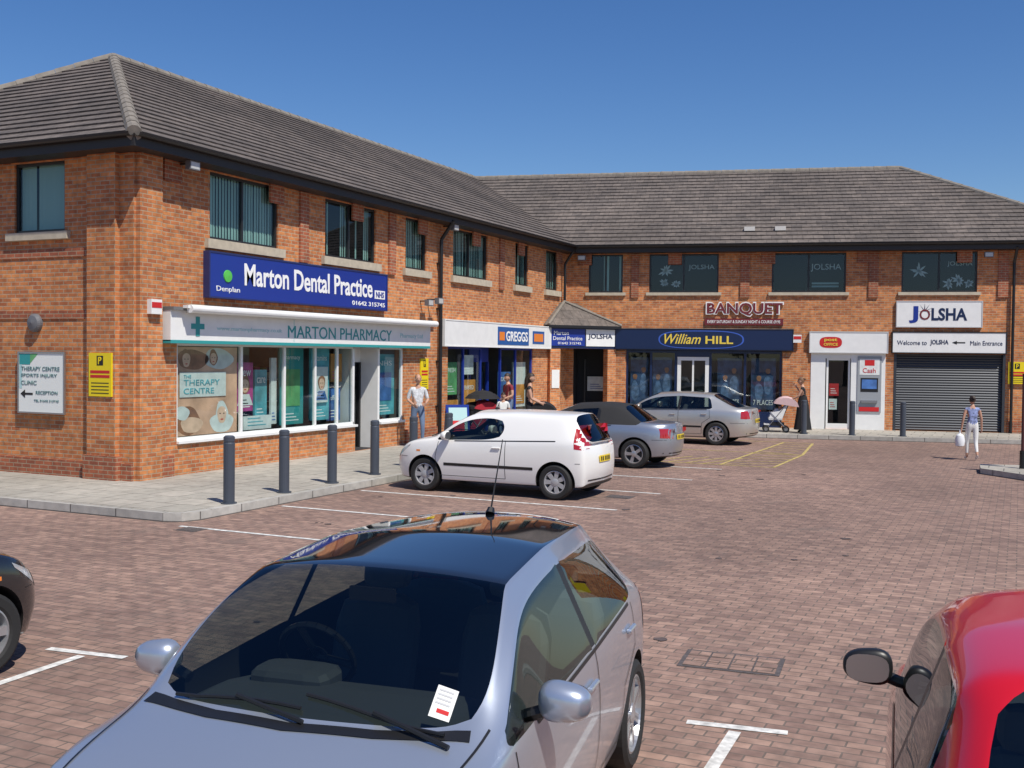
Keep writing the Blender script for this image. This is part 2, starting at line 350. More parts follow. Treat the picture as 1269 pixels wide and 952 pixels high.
def eave(a_,b_,ia,ib):
    a_,b_,ia,ib=map(Vector,(a_,b_,ia,ib)); dn=Vector((0,0,.24))
    ev.face([a_-dn,b_-dn,b_-Vector((0,0,.01)),a_-Vector((0,0,.01))],fasc)
    ev.face([a_-dn,b_-dn,ib-dn,ia-dn],fasc)
    t=(b_-a_).normalized(); out=t.cross(Vector((0,0,1)))
    for k in range(6):
        an0=math.pi*k/6; an1=math.pi*(k+1)/6
        p0=out*(.065-.065*math.cos(an0)+.003)-Vector((0,0,.065*math.sin(an0)+.02)); p1=out*(.065-.065*math.cos(an1)+.003)-Vector((0,0,.065*math.sin(an1)+.02))
        ev.face([a_+p0,b_+p0,b_+p1,a_+p1],black)
W0=Vector((0,0,EZ)); 
eave(eNR,EC,W0,(0,19.86,EZ)); eave(eNL,eNR,(-11.6,0,EZ),W0); eave(EC,eRR,(0,19.86,EZ),FR.P(17.1,0,EZ)); eave(eRR,eRB,FR.P(17.1,0,EZ),FR.P(17.1,-11.2,EZ))
P=FL.P
ev.cyl(P(10.86,.10,PV),P(10.86,.10,5.45),.05,black); ev.cyl(P(10.86,.10,5.45),P(10.86,.47,5.95),.05,black)
for z in (1,2.2,3.6,4.8): ev.box(10.78,10.94,0,.1,z,z+.05,black,FL)
ev.cyl(P(19.35,.14,3.6),P(19.35,.14,5.5),.045,black); ev.cyl(P(19.35,.14,5.5),P(19.35,.45,5.95),.045,black)
ev.cyl(FR.P(14.2,.1,PV),FR.P(14.2,.1,5.5),.045,black);ev.cyl(FR.P(14.2,.1,5.5),FR.P(14.2,.45,5.95),.045,black)
ev.done('eaves_gutters',B)
vt=MB(FR)
for u in (5.9,6.9):
    vt.box(u,u+.35,-.62,-.38,EZ+.52,EZ+.66,mat('roof_vent',(.6,.58,.54),.6),FR)
vt.done('roof_vents',B)
# ------------------------------------------------------------------ shopfronts
sf=MB(FL)
def room(fr,a,b,z0,z1,depth,wallm=interior):
    P=fr.P
    sf.face([P(a,-depth,z0),P(b,-depth,z0),P(b,-depth,z1),P(a,-depth,z1)],wallm)
    for u in (a,b): sf.face([P(u,-.1,z0),P(u,-depth,z0),P(u,-depth,z1),P(u,-.1,z1)],wallm)
    sf.face([P(a,-.06,z1),P(b,-.06,z1),P(b,-depth,z1),P(a,-depth,z1)],wallm); sf.face([P(a,-.06,z0+.005),P(b,-.06,z0+.005),P(b,-depth,z0+.005),P(a,-depth,z0+.005)],dark)
def sfront(fr,a,b,z0,z1,xs,m,t=.06,trans=None,d=-.04):
    sf.fr=fr
    sf.box(a,b,d-.06,d,z0,z0+t,m,fr); sf.box(a,b,d-.06,d,z1-t,z1,m,fr)
    for x in xs: sf.box(x-t/2,x+t/2,d-.061,d+.003,z0+t,z1-t,m,fr)
    sf.quad(a,b,z0+t,z1-t,d-.03,wglass)
skin_p=mat('poster_skin_tone',(.70,.40,.27),.6,noise=.3,nscale=2.2)
skin_d=mat('poster_brown',(.30,.13,.07),.6,noise=.4,nscale=5)
peach=mat('poster_peach',(.78,.50,.36),.6,noise=.15,nscale=6)
tealp=mat('poster_teal',(.10,.38,.44),.6,noise=.35,nscale=3)
magp=mat('poster_magenta',(.45,.06,.25),.6,noise=.4,nscale=4)
grnp=mat('poster_green',(.12,.36,.14),.6,noise=.3,nscale=3)
blup=mat('poster_blue',(.06,.16,.42),.6,noise=.4,nscale=3)
orp=mat('poster_orange',(.6,.25,.05),.6,noise=.3,nscale=3)
pwh=mat('poster_white',(.70,.72,.70),.6,noise=.12,nscale=6)
def blob(u,z,ru,rz,d,m_,fr=FL,n=22,ph=0.):
    sf.face([fr.P(u+ru*math.cos(2*math.pi*k/n)*(1+.1*math.sin(3*2*math.pi*k/n+ph)),d,z+rz*math.sin(2*math.pi*k/n)*(1+.08*math.cos(2*2*math.pi*k/n+ph))) for k in range(n)],m_)
def portrait(u,z,s_,d,fr=FL,hair=skin_d,top=None):
    blob(u,z+.03*s_,.15*s_,.19*s_,d,hair,fr,ph=u); blob(u,z,.11*s_,.15*s_,d+.002,peach,fr)
    for du in (-.045,.045): blob(u+du*s_,z+.02*s_,.018*s_,.010*s_,d+.004,black,fr)
    blob(u,z-.075*s_,.035*s_,.012*s_,d+.004,redm,fr)
    if top: sf.face([fr.P(u-.25*s_,d+.001,z-.40*s_),fr.P(u+.25*s_,d+.001,z-.40*s_),fr.P(u+.13*s_,d+.001,z-.17*s_),fr.P(u-.13*s_,d+.001,z-.17*s_)],top)
room(FL,1.07,9.15,.12,2.6,2.2)
sfront(FL,1.07,6.97,.75,2.58,[1.1,2.95,4.35,5.45,6.3,6.94],white)
sfront(FL,8.02,9.15,.75,2.58,[8.05,9.12],white)
sf.box(6.97,8.02,-.6,-.55,2.2,2.6,white,FL); sf.box(7.0,7.06,-.62,-.52,.12,2.2,frame,FL); sf.box(7.93,7.99,-.62,-.52,.12,2.2,frame,FL); sf.box(7.46,7.52,-.62,-.53,.12,2.2,frame,FL)
sf.quad(7.0,7.99,.12,2.2,-.57,wglass); sf.box(6.94,6.99,-.6,-.04,.12,2.58,white,FL); sf.box(8.0,8.05,-.6,-.04,.12,2.58,white,FL)
sf.quad(1.14,2.9,.82,2.5,-.12,skin_p)
blob(1.62,2.26,.42,.20,-.119,skin_d,ph=1); portrait(1.45,2.25,.95,-.118); blob(2.35,2.28,.42,.20,-.119,pwh,ph=2); portrait(2.2,2.28,.8,-.1175)
blob(1.5,1.1,.34,.26,-.119,skin_d,ph=3); blob(1.6,1.02,.3,.16,-.118,peach,ph=.5); blob(1.35,1.25,.18,.14,-.1175,pwh,ph=.9)
blob(2.45,1.02,.34,.2,-.119,pwh); portrait(2.45,1.18,1.2,-.118,hair=pwh)
sf.box(1.26,2.55,-.108,-.102,1.55,2.02,pwh,FL)
text('THE',FL,1.36,1.56,1.91,1.97,-.1,tealp,B); text('THERAPY',FL,1.36,2.36,1.77,1.88,-.1,tealp,B); text('CENTRE',FL,1.36,2.2,1.61,1.72,-.1,tealp,B)
def card(a_,b_,z0,z1,d_,m_,tx=None,tm=None,fr=FL,face=0):
    sf.box(a_,b_,d_-.05,d_,z0,z1,m_,fr)
    if tx: text(tx,fr,a_+(b_-a_)*.15,b_-(b_-a_)*.15,z1-.28,z1-.16,d_+.006,tm or cream,B,ext=.002)
    if face: portrait((a_+b_)/2,z0+(z1-z0)*.52,face,d_+.003,fr,top=tm or pwh)
    for k in range(3): sf.box(a_+(b_-a_)*.15,b_-(b_-a_)*(.2+.1*k),d_,d_+.004,z0+.08+k*.07,z0+.10+k*.07,tm or cream,fr)
card(3.12,3.62,1.2,2.2,-.30,magp,'new',face=1.0); card(3.66,4.05,1.0,2.05,-.28,tealp,'care'); card(3.2,4.1,.82,1.1,-.2,pwh,None,tealp)
card(4.5,5.35,.85,2.52,-.30,teal,'pharmacy'); sf.box(4.62,5.22,-.3,-.29,1.25,2.05,grnp,FL); card(5.52,6.22,.9,2.52,-.22,tealp,'vitamins'); card(5.62,6.1,1.3,2.1,-.17,pwh,None,blup,face=.9); card(6.38,6.86,.85,1.6,-.35,blup,'offers'); card(6.4,6.85,1.75,2.4,-.3,orp,None,magp)
card(8.15,9.05,.9,2.4,-.22,tealp,'NHS'); sf.box(8.3,8.9,-.22,-.21,1.25,1.95,blup,FL); card(4.12,4.3,.9,2.3,-.22,pwh,None,blup)
for k in range(4):
    sf.box(3.0,6.9,-1.95,-1.55,.28+k*.5,.30+k*.5,white,FL)
    for j in range(17): 
        hh=random.uniform(.15,.3); sf.box(3.0+j*.23,3.19+j*.23,-1.85,-1.6,.3+k*.5,.3+hh+k*.5,random.choice([tealp,pwh,orp,magp,blup,grnp]),FL)
room(FL,11.45,17.10,.12,2.65,2.5)
sfront(FL,11.45,13.55,.4,2.63,[11.48,12.45,13.52],blue); sfront(FL,14.8,17.1,.4,2.63,[14.83,15.9,17.07],blue)
sf.box(11.45,13.55,-.1,-.02,.12,.40,blue,FL); sf.box(14.8,17.1,-.1,-.02,.12,.40,blue,FL)
sf.box(13.55,14.8,-.5,-.44,2.2,2.65,blue,FL); sf.quad(13.6,14.75,.12,2.2,-.47,wglass); sf.box(13.55,13.62,-.5,-.42,.12,2.2,blue,FL);sf.box(14.73,14.8,-.5,-.42,.12,2.2,blue,FL)
for a_,b_,z0,z1,m_,tx in ((11.6,12.35,.6,1.15,orp,None),(11.6,12.3,1.3,2.2,grnp,'FRESH'),(12.6,13.4,.7,1.7,orp,'BAKED'),(15.0,15.8,.6,1.9,blup,'DEAL'),(16.0,16.9,.8,2.2,pwh,None),(16.1,16.8,.9,1.5,orp,None),(12.65,13.3,1.85,2.4,pwh,None)):
    card(a_,b_,z0,z1,-.17 if m_!=orp else -.15,m_,tx)
room(FR,.25,1.66,.12,2.66,1.0,dark)
sf.box(.5,.56,-.98,-.9,.12,2.3,frame,FR); sf.box(1.35,1.41,-.98,-.9,.12,2.3,frame,FR); card(.62,1.3,1.2,1.7,-.93,pwh,None,blue,FR)
room(FR,2.06,7.18,.12,2.65,2.0)
sfront(FR,2.06,3.76,.55,2.63,[2.09,2.9,3.73],navy,.08); sfront(FR,4.84,7.18,.55,2.63,[4.87,6.0,7.15],navy,.08)
sf.box(2.06,3.76,-.1,-.0,.12,.55,navy,FR); sf.box(4.84,7.18,-.1,-.0,.12,.55,navy,FR)
sf.box(3.76,4.84,-.1,-.02,2.42,2.65,navy,FR); sf.box(3.78,3.90,-.1,-.03,.12,2.42,white,FR); sf.box(4.70,4.82,-.1,-.03,.12,2.42,white,FR); sf.box(3.90,4.70,-.1,-.03,2.30,2.42,white,FR); sf.box(4.27,4.33,-.1,-.03,.12,2.3,white,FR)
sf.quad(3.9,4.7,.12,2.3,-.06,wglass)
sport=mat('poster_sport',(.03,.06,.13),.6,noise=.7,nscale=4); sport2=mat('poster_shirt',(.10,.16,.28),.6,noise=.5,nscale=9)
for a_,b_,tx in ((2.95,3.6,None),(5.1,5.9,'7 PLACES'),(6.2,7.0,'7 PLACES'),(2.2,2.8,None)):
    c=(a_+b_)/2; sf.box(a_,b_,-.2,-.17,.7,2.4,sport,FR)
    for sx in (-.12,.12): blob(c+sx*1.2,1.38+sx,.13,.33,-.167+sx*.01,sport2,FR,ph=c+sx); blob(c+sx*1.2,1.85+sx,.075,.10,-.164+sx*.01,skin_d,FR)
    if tx: text(tx,FR,a_+.08,b_-.08,.85,1.02,-.155,cream,B,ext=.002)
sf.box(8.10,8.56,-.08,.02,.12,2.6,white,FR); sf.box(9.36,10.42,-.08,.02,.12,2.6,white,FR); 
sf.box(8.56,9.36,-.08,.0,2.42,2.6,white,FR)
sf.box(8.60,8.66,-.12,-.05,.12,2.42,white,FR);sf.box(9.28,9.34,-.12,-.05,.12,2.42,white,FR);sf.box(8.66,9.28,-.12,-.05,2.36,2.42,white,FR);sf.box(8.66,9.28,-.12,-.05,.12,.3,white,FR)
sf.quad(8.66,9.28,.3,2.36,-.08,wglass); room(FR,8.5,9.4,.12,2.5,1.2,dark); card(8.7,9.0,1.2,1.6,-.14,redm,None,None,FR); card(8.7,8.95,.75,1.1,-.14,pwh,None,redm,FR)
z=.14
while z<2.58:
    PP=FR.P; sf.face([PP(10.68,-.10,z),PP(14.03,-.10,z),PP(14.03,-.075,z+.035),PP(10.68,-.075,z+.035)],shut); sf.face([PP(10.68,-.075,z+.035),PP(14.03,-.075,z+.035),PP(14.03,-.10,z+.08),PP(10.68,-.10,z+.08)],shut); z+=.08
sf.box(10.68,10.76,-.1,.01,.12,2.6,shut,FR); sf.box(13.95,14.03,-.1,.01,.12,2.6,shut,FR)
sf.done('shopfronts',B)
# ------------------------------------------------------------------ signs
def sign(fr,a,b,z0,z1,d0,d1,m,trim=None,name='shop_sign'):
    R_=empty(name,fr.P((a+b)/2,d1,(z0+z1)/2)); s=MB(fr); s.box(a,b,d0,d1,z0,z1,m)
    if trim:
        t=.03
        s.box(a-t,b+t,d0,d1+.012,z1,z1+t,trim); s.box(a-t,b+t,d0,d1+.012,z0-t,z0,trim); s.box(a-t,a,d0,d1+.012,z0,z1,trim); s.box(b,b+t,d0,d1+.012,z0,z1,trim)
    ob=s.done('board'); ob.parent=R_; ob.matrix_parent_inverse=Matrix.Translation(-R_.location); return R_
def stext(R_,*a_,**k):
    o_=text(a_[0],a_[1],a_[2],a_[3],a_[4],a_[5],a_[6],a_[7],R_,**k); o_.matrix_parent_inverse=Matrix.Translation(-R_.location); return o_
def sadd(R_,mb,name='detail'):
    o_=mb.done(name); o_.parent=R_; o_.matrix_parent_inverse=Matrix.Translation(-R_.location)
s=sign(FL,1.8,8.09,3.47,4.30,.0,.14,blue,mat('sign_edge',(.02,.03,.12),.4))
stext(s,'Marton Dental Practice',FL,2.80,7.45,3.73,4.17,.142,cream,bold=.018)
stext(s,'Denplan',FL,1.98,2.66,3.55,3.68,.142,cream); stext(s,'01642 315745',FL,6.6,8.0,3.53,3.63,.142,cream,bold=.01)
mb=MB(FL); mb.box(7.55,8.0,.14,.146,3.72,3.92,cream); sadd(s,mb); stext(s,'NHS',FL,7.6,7.95,3.75,3.89,.147,blue,bold=.02)
mb=MB(FL); mb.lathe(FL.P(2.3,.14,3.88),FL.n,[(.0,.12),(.02,.115),(.03,.0)],mat('apple_green',(.1,.5,.08),.4),20); sadd(s,mb,'apple_logo')
s=sign(FL,.67,10.1,2.60,3.16,.0,.22,white)
mb=MB(FL); mb.box(.67,10.1,0,.225,2.56,2.62,teal); mb.box(.66,10.12,0,.30,3.16,3.22,mat('lead_flashing',(.16,.16,.16),.6)); mb.cyl(FL.P(.95,.42,3.19),FL.P(10.05,.42,3.19),.075,white,16); mb.box(.9,10.1,.30,.42,3.20,3.255,white)
for u in (1.1,5.5,9.9): mb.box(u-.03,u+.03,.0,.42,3.12,3.19,white)
mb.box(4.3,4.32,.221,.2245,2.64,3.1,tealw); sadd(s,mb,'awning_cassette')
stext(s,'MARTON PHARMACY',FL,4.1,8.2,2.72,2.98,.222,teal); stext(s,'www.martonpharmacy.co.uk',FL,1.9,3.9,2.8,2.9,.222,tealw); stext(s,'Pharmacy Ltd',FL,8.6,9.7,2.78,2.92,.222,tealw)
mb=MB(FL); mb.box(1.2,1.55,.22,.23,2.83,2.93,teal); mb.box(1.325,1.425,.22,.2305,2.70,3.06,teal); sadd(s,mb,'cross_logo')
s=sign(FL,11.0,18.15,2.66,3.33,0,.16,white,white)
mb=MB(FL); mb.box(14.2,16.4,.16,.17,2.72,3.25,mat('sign_mid_blue',(.02,.10,.32),.4)); mb.box(16.7,17.6,.16,.17,2.78,3.18,mat('sign_mid_blue',(.02,.10,.32),.4)); mb.box(16.8,17.5,.17,.175,2.85,3.1,orange); mb.box(14.3,14.65,.17,.175,2.85,3.1,orange)
sadd(s,mb,'panels')
stext(s,'GREGGS',FL,14.75,16.3,2.83,3.13,.172,cream,bold=.02)
PA=Vector((.12,18.15,0)); PBp=FR.P(1.72,.14,0); fp=Frame(PA,(PBp-PA)); LP=(PBp-PA).length
pr=MB(fp); pr.box(0,LP,-.12,0,2.66,3.40,navy); 
apx=Vector((.15,19.3,4.22)); e0=fp.P(-.12,.16,3.42); e1=fp.P(LP+.12,.16,3.42)
pr.face([e0,e1,apx],tiles); pr.face([Vector((.0,17.9,3.42)),e0,apx,Vector((0,19.3,4.22))],tiles); q=FR.P(1.9,0,3.42); pr.face([e1,q,FR.P(.3,0,4.22),apx],tiles)
pr.face([e0,e1,q,Vector((0,17.9,3.42))],fasc); pr.box(-.12,LP+.12,.0,.16,3.33,3.42,black)
pr.cyl(e0+Vector((0,0,.02)),apx+Vector((0,0,.02)),.05,ridm,8); pr.cyl(e1+Vector((0,0,.02)),apx+Vector((0,0,.02)),.05,ridm,8)
pr.box(.05,.42,-.35,-.02,PV,2.66,brick); pr.box(LP-.3,LP+.02,-.3,-.02,PV,2.66,brick); pr.box(.1,.38,-.02,0.0,1.35,1.95,white)
pr.done('porch',B)
s=sign(fp,.05,LP*.52,2.74,3.30,0.0,.02,blue); stext(s,'Marton',fp,.15,.7,3.1,3.23,.022,cream); stext(s,'Dental Practice',fp,.12,LP*.5-.05,2.93,3.05,.022,cream); stext(s,'01642 315745',fp,.3,LP*.5-.1,2.79,2.87,.022,cream)
s=sign(fp,LP*.54,LP-.05,2.74,3.30,0.0,.02,white); stext(s,'JOLSHA',fp,LP*.57,LP-.15,2.95,3.15,.022,navy,bold=.02)
s=sign(FR,1.72,7.5,2.68,3.33,.0,.18,navy,mat('navy_trim',(.004,.01,.03),.4))
mb=MB(FR)
def oval(u0,u1,z0,z1,d,m_,n=40):
    c=((u0+u1)/2,(z0+z1)/2); mb.face([FR.P(c[0]+(u1-u0)/2*math.copysign(abs(math.cos(2*math.pi*k/n))**.6,math.cos(2*math.pi*k/n)),d,c[1]+(z1-z0)/2*math.copysign(abs(math.sin(2*math.pi*k/n))**.8,math.sin(2*math.pi*k/n))) for k in range(n)],m_)
oval(3.15,5.95,2.70,3.30,.186,mat('bright_blue',(.05,.12,.5),.3)); oval(3.2,5.9,2.73,3.27,.190,navy); sadd(s,mb,'logo_panel')
stext(s,'William',FR,3.35,4.55,2.85,3.18,.193,gold,shear=.35,bold=.01); stext(s,'HILL',FR,4.7,5.6,2.86,3.12,.193,gold,bold=.02)
s=sign(FR,4.66,7.2,3.49,3.70,0,.05,maroon); stext(s,'EVERY SATURDAY & SUNDAY NIGHT 6 COURSE £9.95',FR,4.75,7.1,3.55,3.65,.052,cream,bold=.01)
stext(s,'BANQUET',FR,4.69,7.21,3.76,4.26,.05,cream,bold=.05,ext=.02); stext(s,'BANQUET',FR,4.73,7.17,3.80,4.22,.072,maroon,bold=.02,ext=.006)
s=sign(FR,8.06,10.45,2.62,3.26,0,.14,white,mat('pale_grey',(.5,.5,.5),.5))
mb=MB(FR); oval(8.35,9.05,2.76,3.12,.145,redm); sadd(s,mb,'oval_logo'); stext(s,'post',FR,8.5,8.9,2.95,3.07,.15,gold,bold=.02); stext(s,'OFFICE',FR,8.48,8.92,2.83,2.92,.15,gold,bold=.02)
s=empty('cash_machine',FR.P(9.9,0.02,1.5)); mb=MB(FR); gm=mat('atm_grey',(.3,.32,.34),.4)
mb.box(9.56,10.30,.02,.05,.68,2.50,gm); mb.box(9.62,10.24,.05,.056,1.9,2.42,pwh); mb.box(9.78,10.08,.056,.06,2.2,2.38,redm); mb.box(9.66,10.2,.05,.056,1.35,1.8,black); mb.box(9.68,10.18,.05,.12,1.0,1.08,steel); mb.box(9.7,10.16,.056,.06,1.45,1.75,blup); mb.box(9.62,10.24,.05,.058,.72,.86,redm); sadd(s,mb,'panel'); stext(s,'Cash',FR,9.72,10.12,1.97,2.12,.058,redm)
s=sign(FR,10.74,13.28,3.47,4.26,0,.08,white,mat('pale_grey',(.5,.5,.5),.5)); stext(s,'J',FR,11.1,11.38,3.58,4.12,.082,blue,bold=.03); stext(s,'LSHA',FR,11.78,12.85,3.66,4.06,.082,navy,bold=.03); stext(s,'O',FR,11.42,11.74,3.68,4.02,.083,maroon,bold=.01)
mb=MB(FR)
for k in range(7):
    an=math.pi*k/6; mb.face([FR.P(11.57+.02*math.sin(an),.084,3.95),FR.P(11.57+.3*math.cos(an),.084,3.95+.26*math.sin(an)),FR.P(11.57-.02*math.sin(an),.084,3.96)],navy)
sadd(s,mb,'rays')
s=sign(FR,10.62,14.0,2.64,3.27,0,.12,white,black); stext(s,'Welcome to',FR,10.75,11.65,2.88,3.02,.122,navy); stext(s,'JOLSHA',FR,11.75,12.3,2.86,3.05,.122,navy,bold=.02); stext(s,'Main Entrance',FR,12.95,13.9,2.88,3.02,.122,navy)
mb=MB(FR); mb.face([FR.P(12.4,.124,2.96),FR.P(12.55,.124,3.02),FR.P(12.55,.124,2.90)],black); mb.quad(12.55,12.8,2.94,2.98,.124,black); sadd(s,mb,'arrow')
gt=mat('green_grey_text',(.12,.22,.22),.5)
s=sign(FS,-2.74,-1.60,1.27,2.35,.05,.08,mat('sign_offwhite',(.78,.80,.76),.5),steel)
for t_,z_,w_ in (('THERAPY CENTRE',2.03,.98),('SPORTS INJURY',1.90,.92),('CLINIC',1.77,.40)): stext(s,t_,FS,-2.68,-2.68+w_,z_,z_+.075,.082,gt)
stext(s,'RECEPTION',FS,-2.3,-1.75,1.60,1.66,.082,gt); stext(s,'TEL 01642 315745',FS,-2.35,-1.72,1.46,1.5,.082,gt)
mb=MB(FS); mb.face([FS.P(-2.7,.084,1.6),FS.P(-2.58,.084,1.68),FS.P(-2.58,.084,1.52)],black); mb.quad(-2.58,-2.38,1.58,1.62,.084,black)
mb.quad(-2.73,-2.45,2.14,2.34,.083,teal); mb.face([FS.P(-2.45,.083,2.34),FS.P(-2.45,.083,2.16),FS.P(-2.25,.083,2.34)],grnp); mb.quad(-2.73,-2.66,1.70,2.14,.083,tealw); sadd(s,mb,'arrow')
def psign(fr,a,b,z0,z1,d):
    s=sign(fr,a,b,z0,z1,d-.03,d,yellow,None,'parking_sign'); mb=MB(fr); mb.box(a+(b-a)*.36,a+(b-a)*.64,d,d+.003,z1-.22,z1-.05,black); 
    for k in range(2): mb.box(a+.04,b-.04,d,d+.003,z1-.36-k*.08,z1-.31-k*.08,redm)
    for k in range(4): mb.box(a+.06,b-.06,d,d+.003,z0+.05+k*.06,z0+.065+k*.06,black)
    sadd(s,mb); stext(s,'P',fr,a+(b-a)*.43,a+(b-a)*.57,z1-.2,z1-.07,d+.005,yellow,bold=.02)
psign(FS,-.92,-.38,1.60,2.37,.14); psign(FR,13.98+.12,14.62,1.68,2.37,.08); psign(FL,9.95,10.35,1.5,2.3,.03)
def flood(fr,u,d,z,name='floodlight'):
    s=empty(name,fr.P(u,d,z)); mb=MB(fr); mb.box(u-.02,u+.02,0,d,z+.05,z+.08,black); mb.box(u-.13,u+.13,d,d+.12,z-.06,z+.10,mat('lamp_housing',(.14,.14,.15),.5)); mb.quad(u-.11,u+.11,z-.04,z+.08,d+.122,mat('lamp_glass',(.5,.5,.48),.15)); sadd(s,mb,'housing')
for u in (1.1,11.15): flood(FL,u,.28,5.78)
flood(FL,9.95,.2,3.72); flood(FL,10.3,.3,3.78); flood(FR,.55,.25,5.7); flood(FR,13.4,.25,5.7)
s=empty('bulkhead_light',FS.P(-2.38,.05,2.91)); mb=MB(FS); mb.lathe(FS.P(-2.38,.0,2.91),FS.n,[(0,.17),(.06,.17),(.10,.13),(.13,.0)],mat('lamp_housing',(.14,.14,.15),.5),24); sadd(s,mb,'housing')
for fr,u,z in ((FL,.35,3.2),(FR,7.65,3.05)):
    s=empty('alarm_box',fr.P(u,.1,z)); mb=MB(fr); mb.box(u-.13,u+.13,.1,.2,z-.13,z+.13,white); mb.box(u-.12,u+.12,.2,.205,z-.02,z+.08,redm); sadd(s,mb,'box')
# ------------------------------------------------------------------ street furniture
def bollard(x,y,h=1.03,z=PV):
    b=MB(WORLD); b.lathe((x,y,z),(0,0,1),[(0,.085),(h-.12,.085),(h-.10,.078),(h-.085,.085),(h-.02,.085),(h,.06),(h,.0)],greycol,20); b.lathe((x,y,z),(0,0,1),[(.0,.12),(.02,.12),(.02,.085)],greycol,20); b.done('bollard',smooth=True)
for x,y in ((3.30,-1.40),(3.22,.05),(3.14,1.52),(3.04,3.06),(2.98,4.6),(2.92,6.2)): bollard(x,y)
for u in (7.75,9.15,10.6): 
    p_=FR.P(u,2.75,0); bollard(p_.x,p_.y)
b=MB(WORLD)
isl=[(13.35,10.6),(13.3,11.6),(16.5,12.4),(16.9,11.2),(14.6,9.2)]
b.face([(x,y,.12) for x,y in isl],slabs)
for i in range(len(isl)):
    (x0,y0),(x1,y1)=isl[i],isl[(i+1)%len(isl)]; b.face([(x0,y0,-.01),(x1,y1,-.01),(x1,y1,.12),(x0,y0,.12)],kerbm)
b.done('kerbed_island')
b=MB(WORLD); prb=mat('post_red_brown',(.10,.03,.03),.5); b.cyl((14.16,11.0,.1),(14.16,11.0,2.1),.045,prb,14); b.cyl((14.16,11,.12),(14.16,11,.5),.07,black,14)
b.box(14.12,14.62,-11.03,-10.99,1.55,2.1,yellow); b.cyl((14.16,11,2.1),(14.16,11,2.13),.05,black,14); b.done('sign_post',smooth=True)
s=empty('a_board_sign',(.9,10.2,PV)); b=MB(WORLD)
fa=Frame((.75,10.0,PV),(.75,.66,0))
for sg in (1,-1):
    P=lambda u,d,z: fa.P(u,sg*d,z)
    b.face([P(0,.25,.02),P(.6,.25,.02),P(.6,.03,1.0),P(0,.03,1.0)],blue); b.face([P(.06,.247+.01,.1),P(.54,.247+.01,.1),P(.54,.052+.01,.93),P(.06,.052+.01,.93)],tealw)
    b.face([P(.14,.215+.02,.25),P(.46,.215+.02,.25),P(.46,.13+.02,.6),P(.14,.13+.02,.6)],redm)
sadd(s,b,'boards')
b=MB(WORLD); b.lathe((1.2,10.7,PV),(0,0,1),[(0,.22),(.85,.25),(.88,.27),(.95,.27),(1.05,.15),(1.07,0)],black,20); b.done('litter_bin',smooth=True)
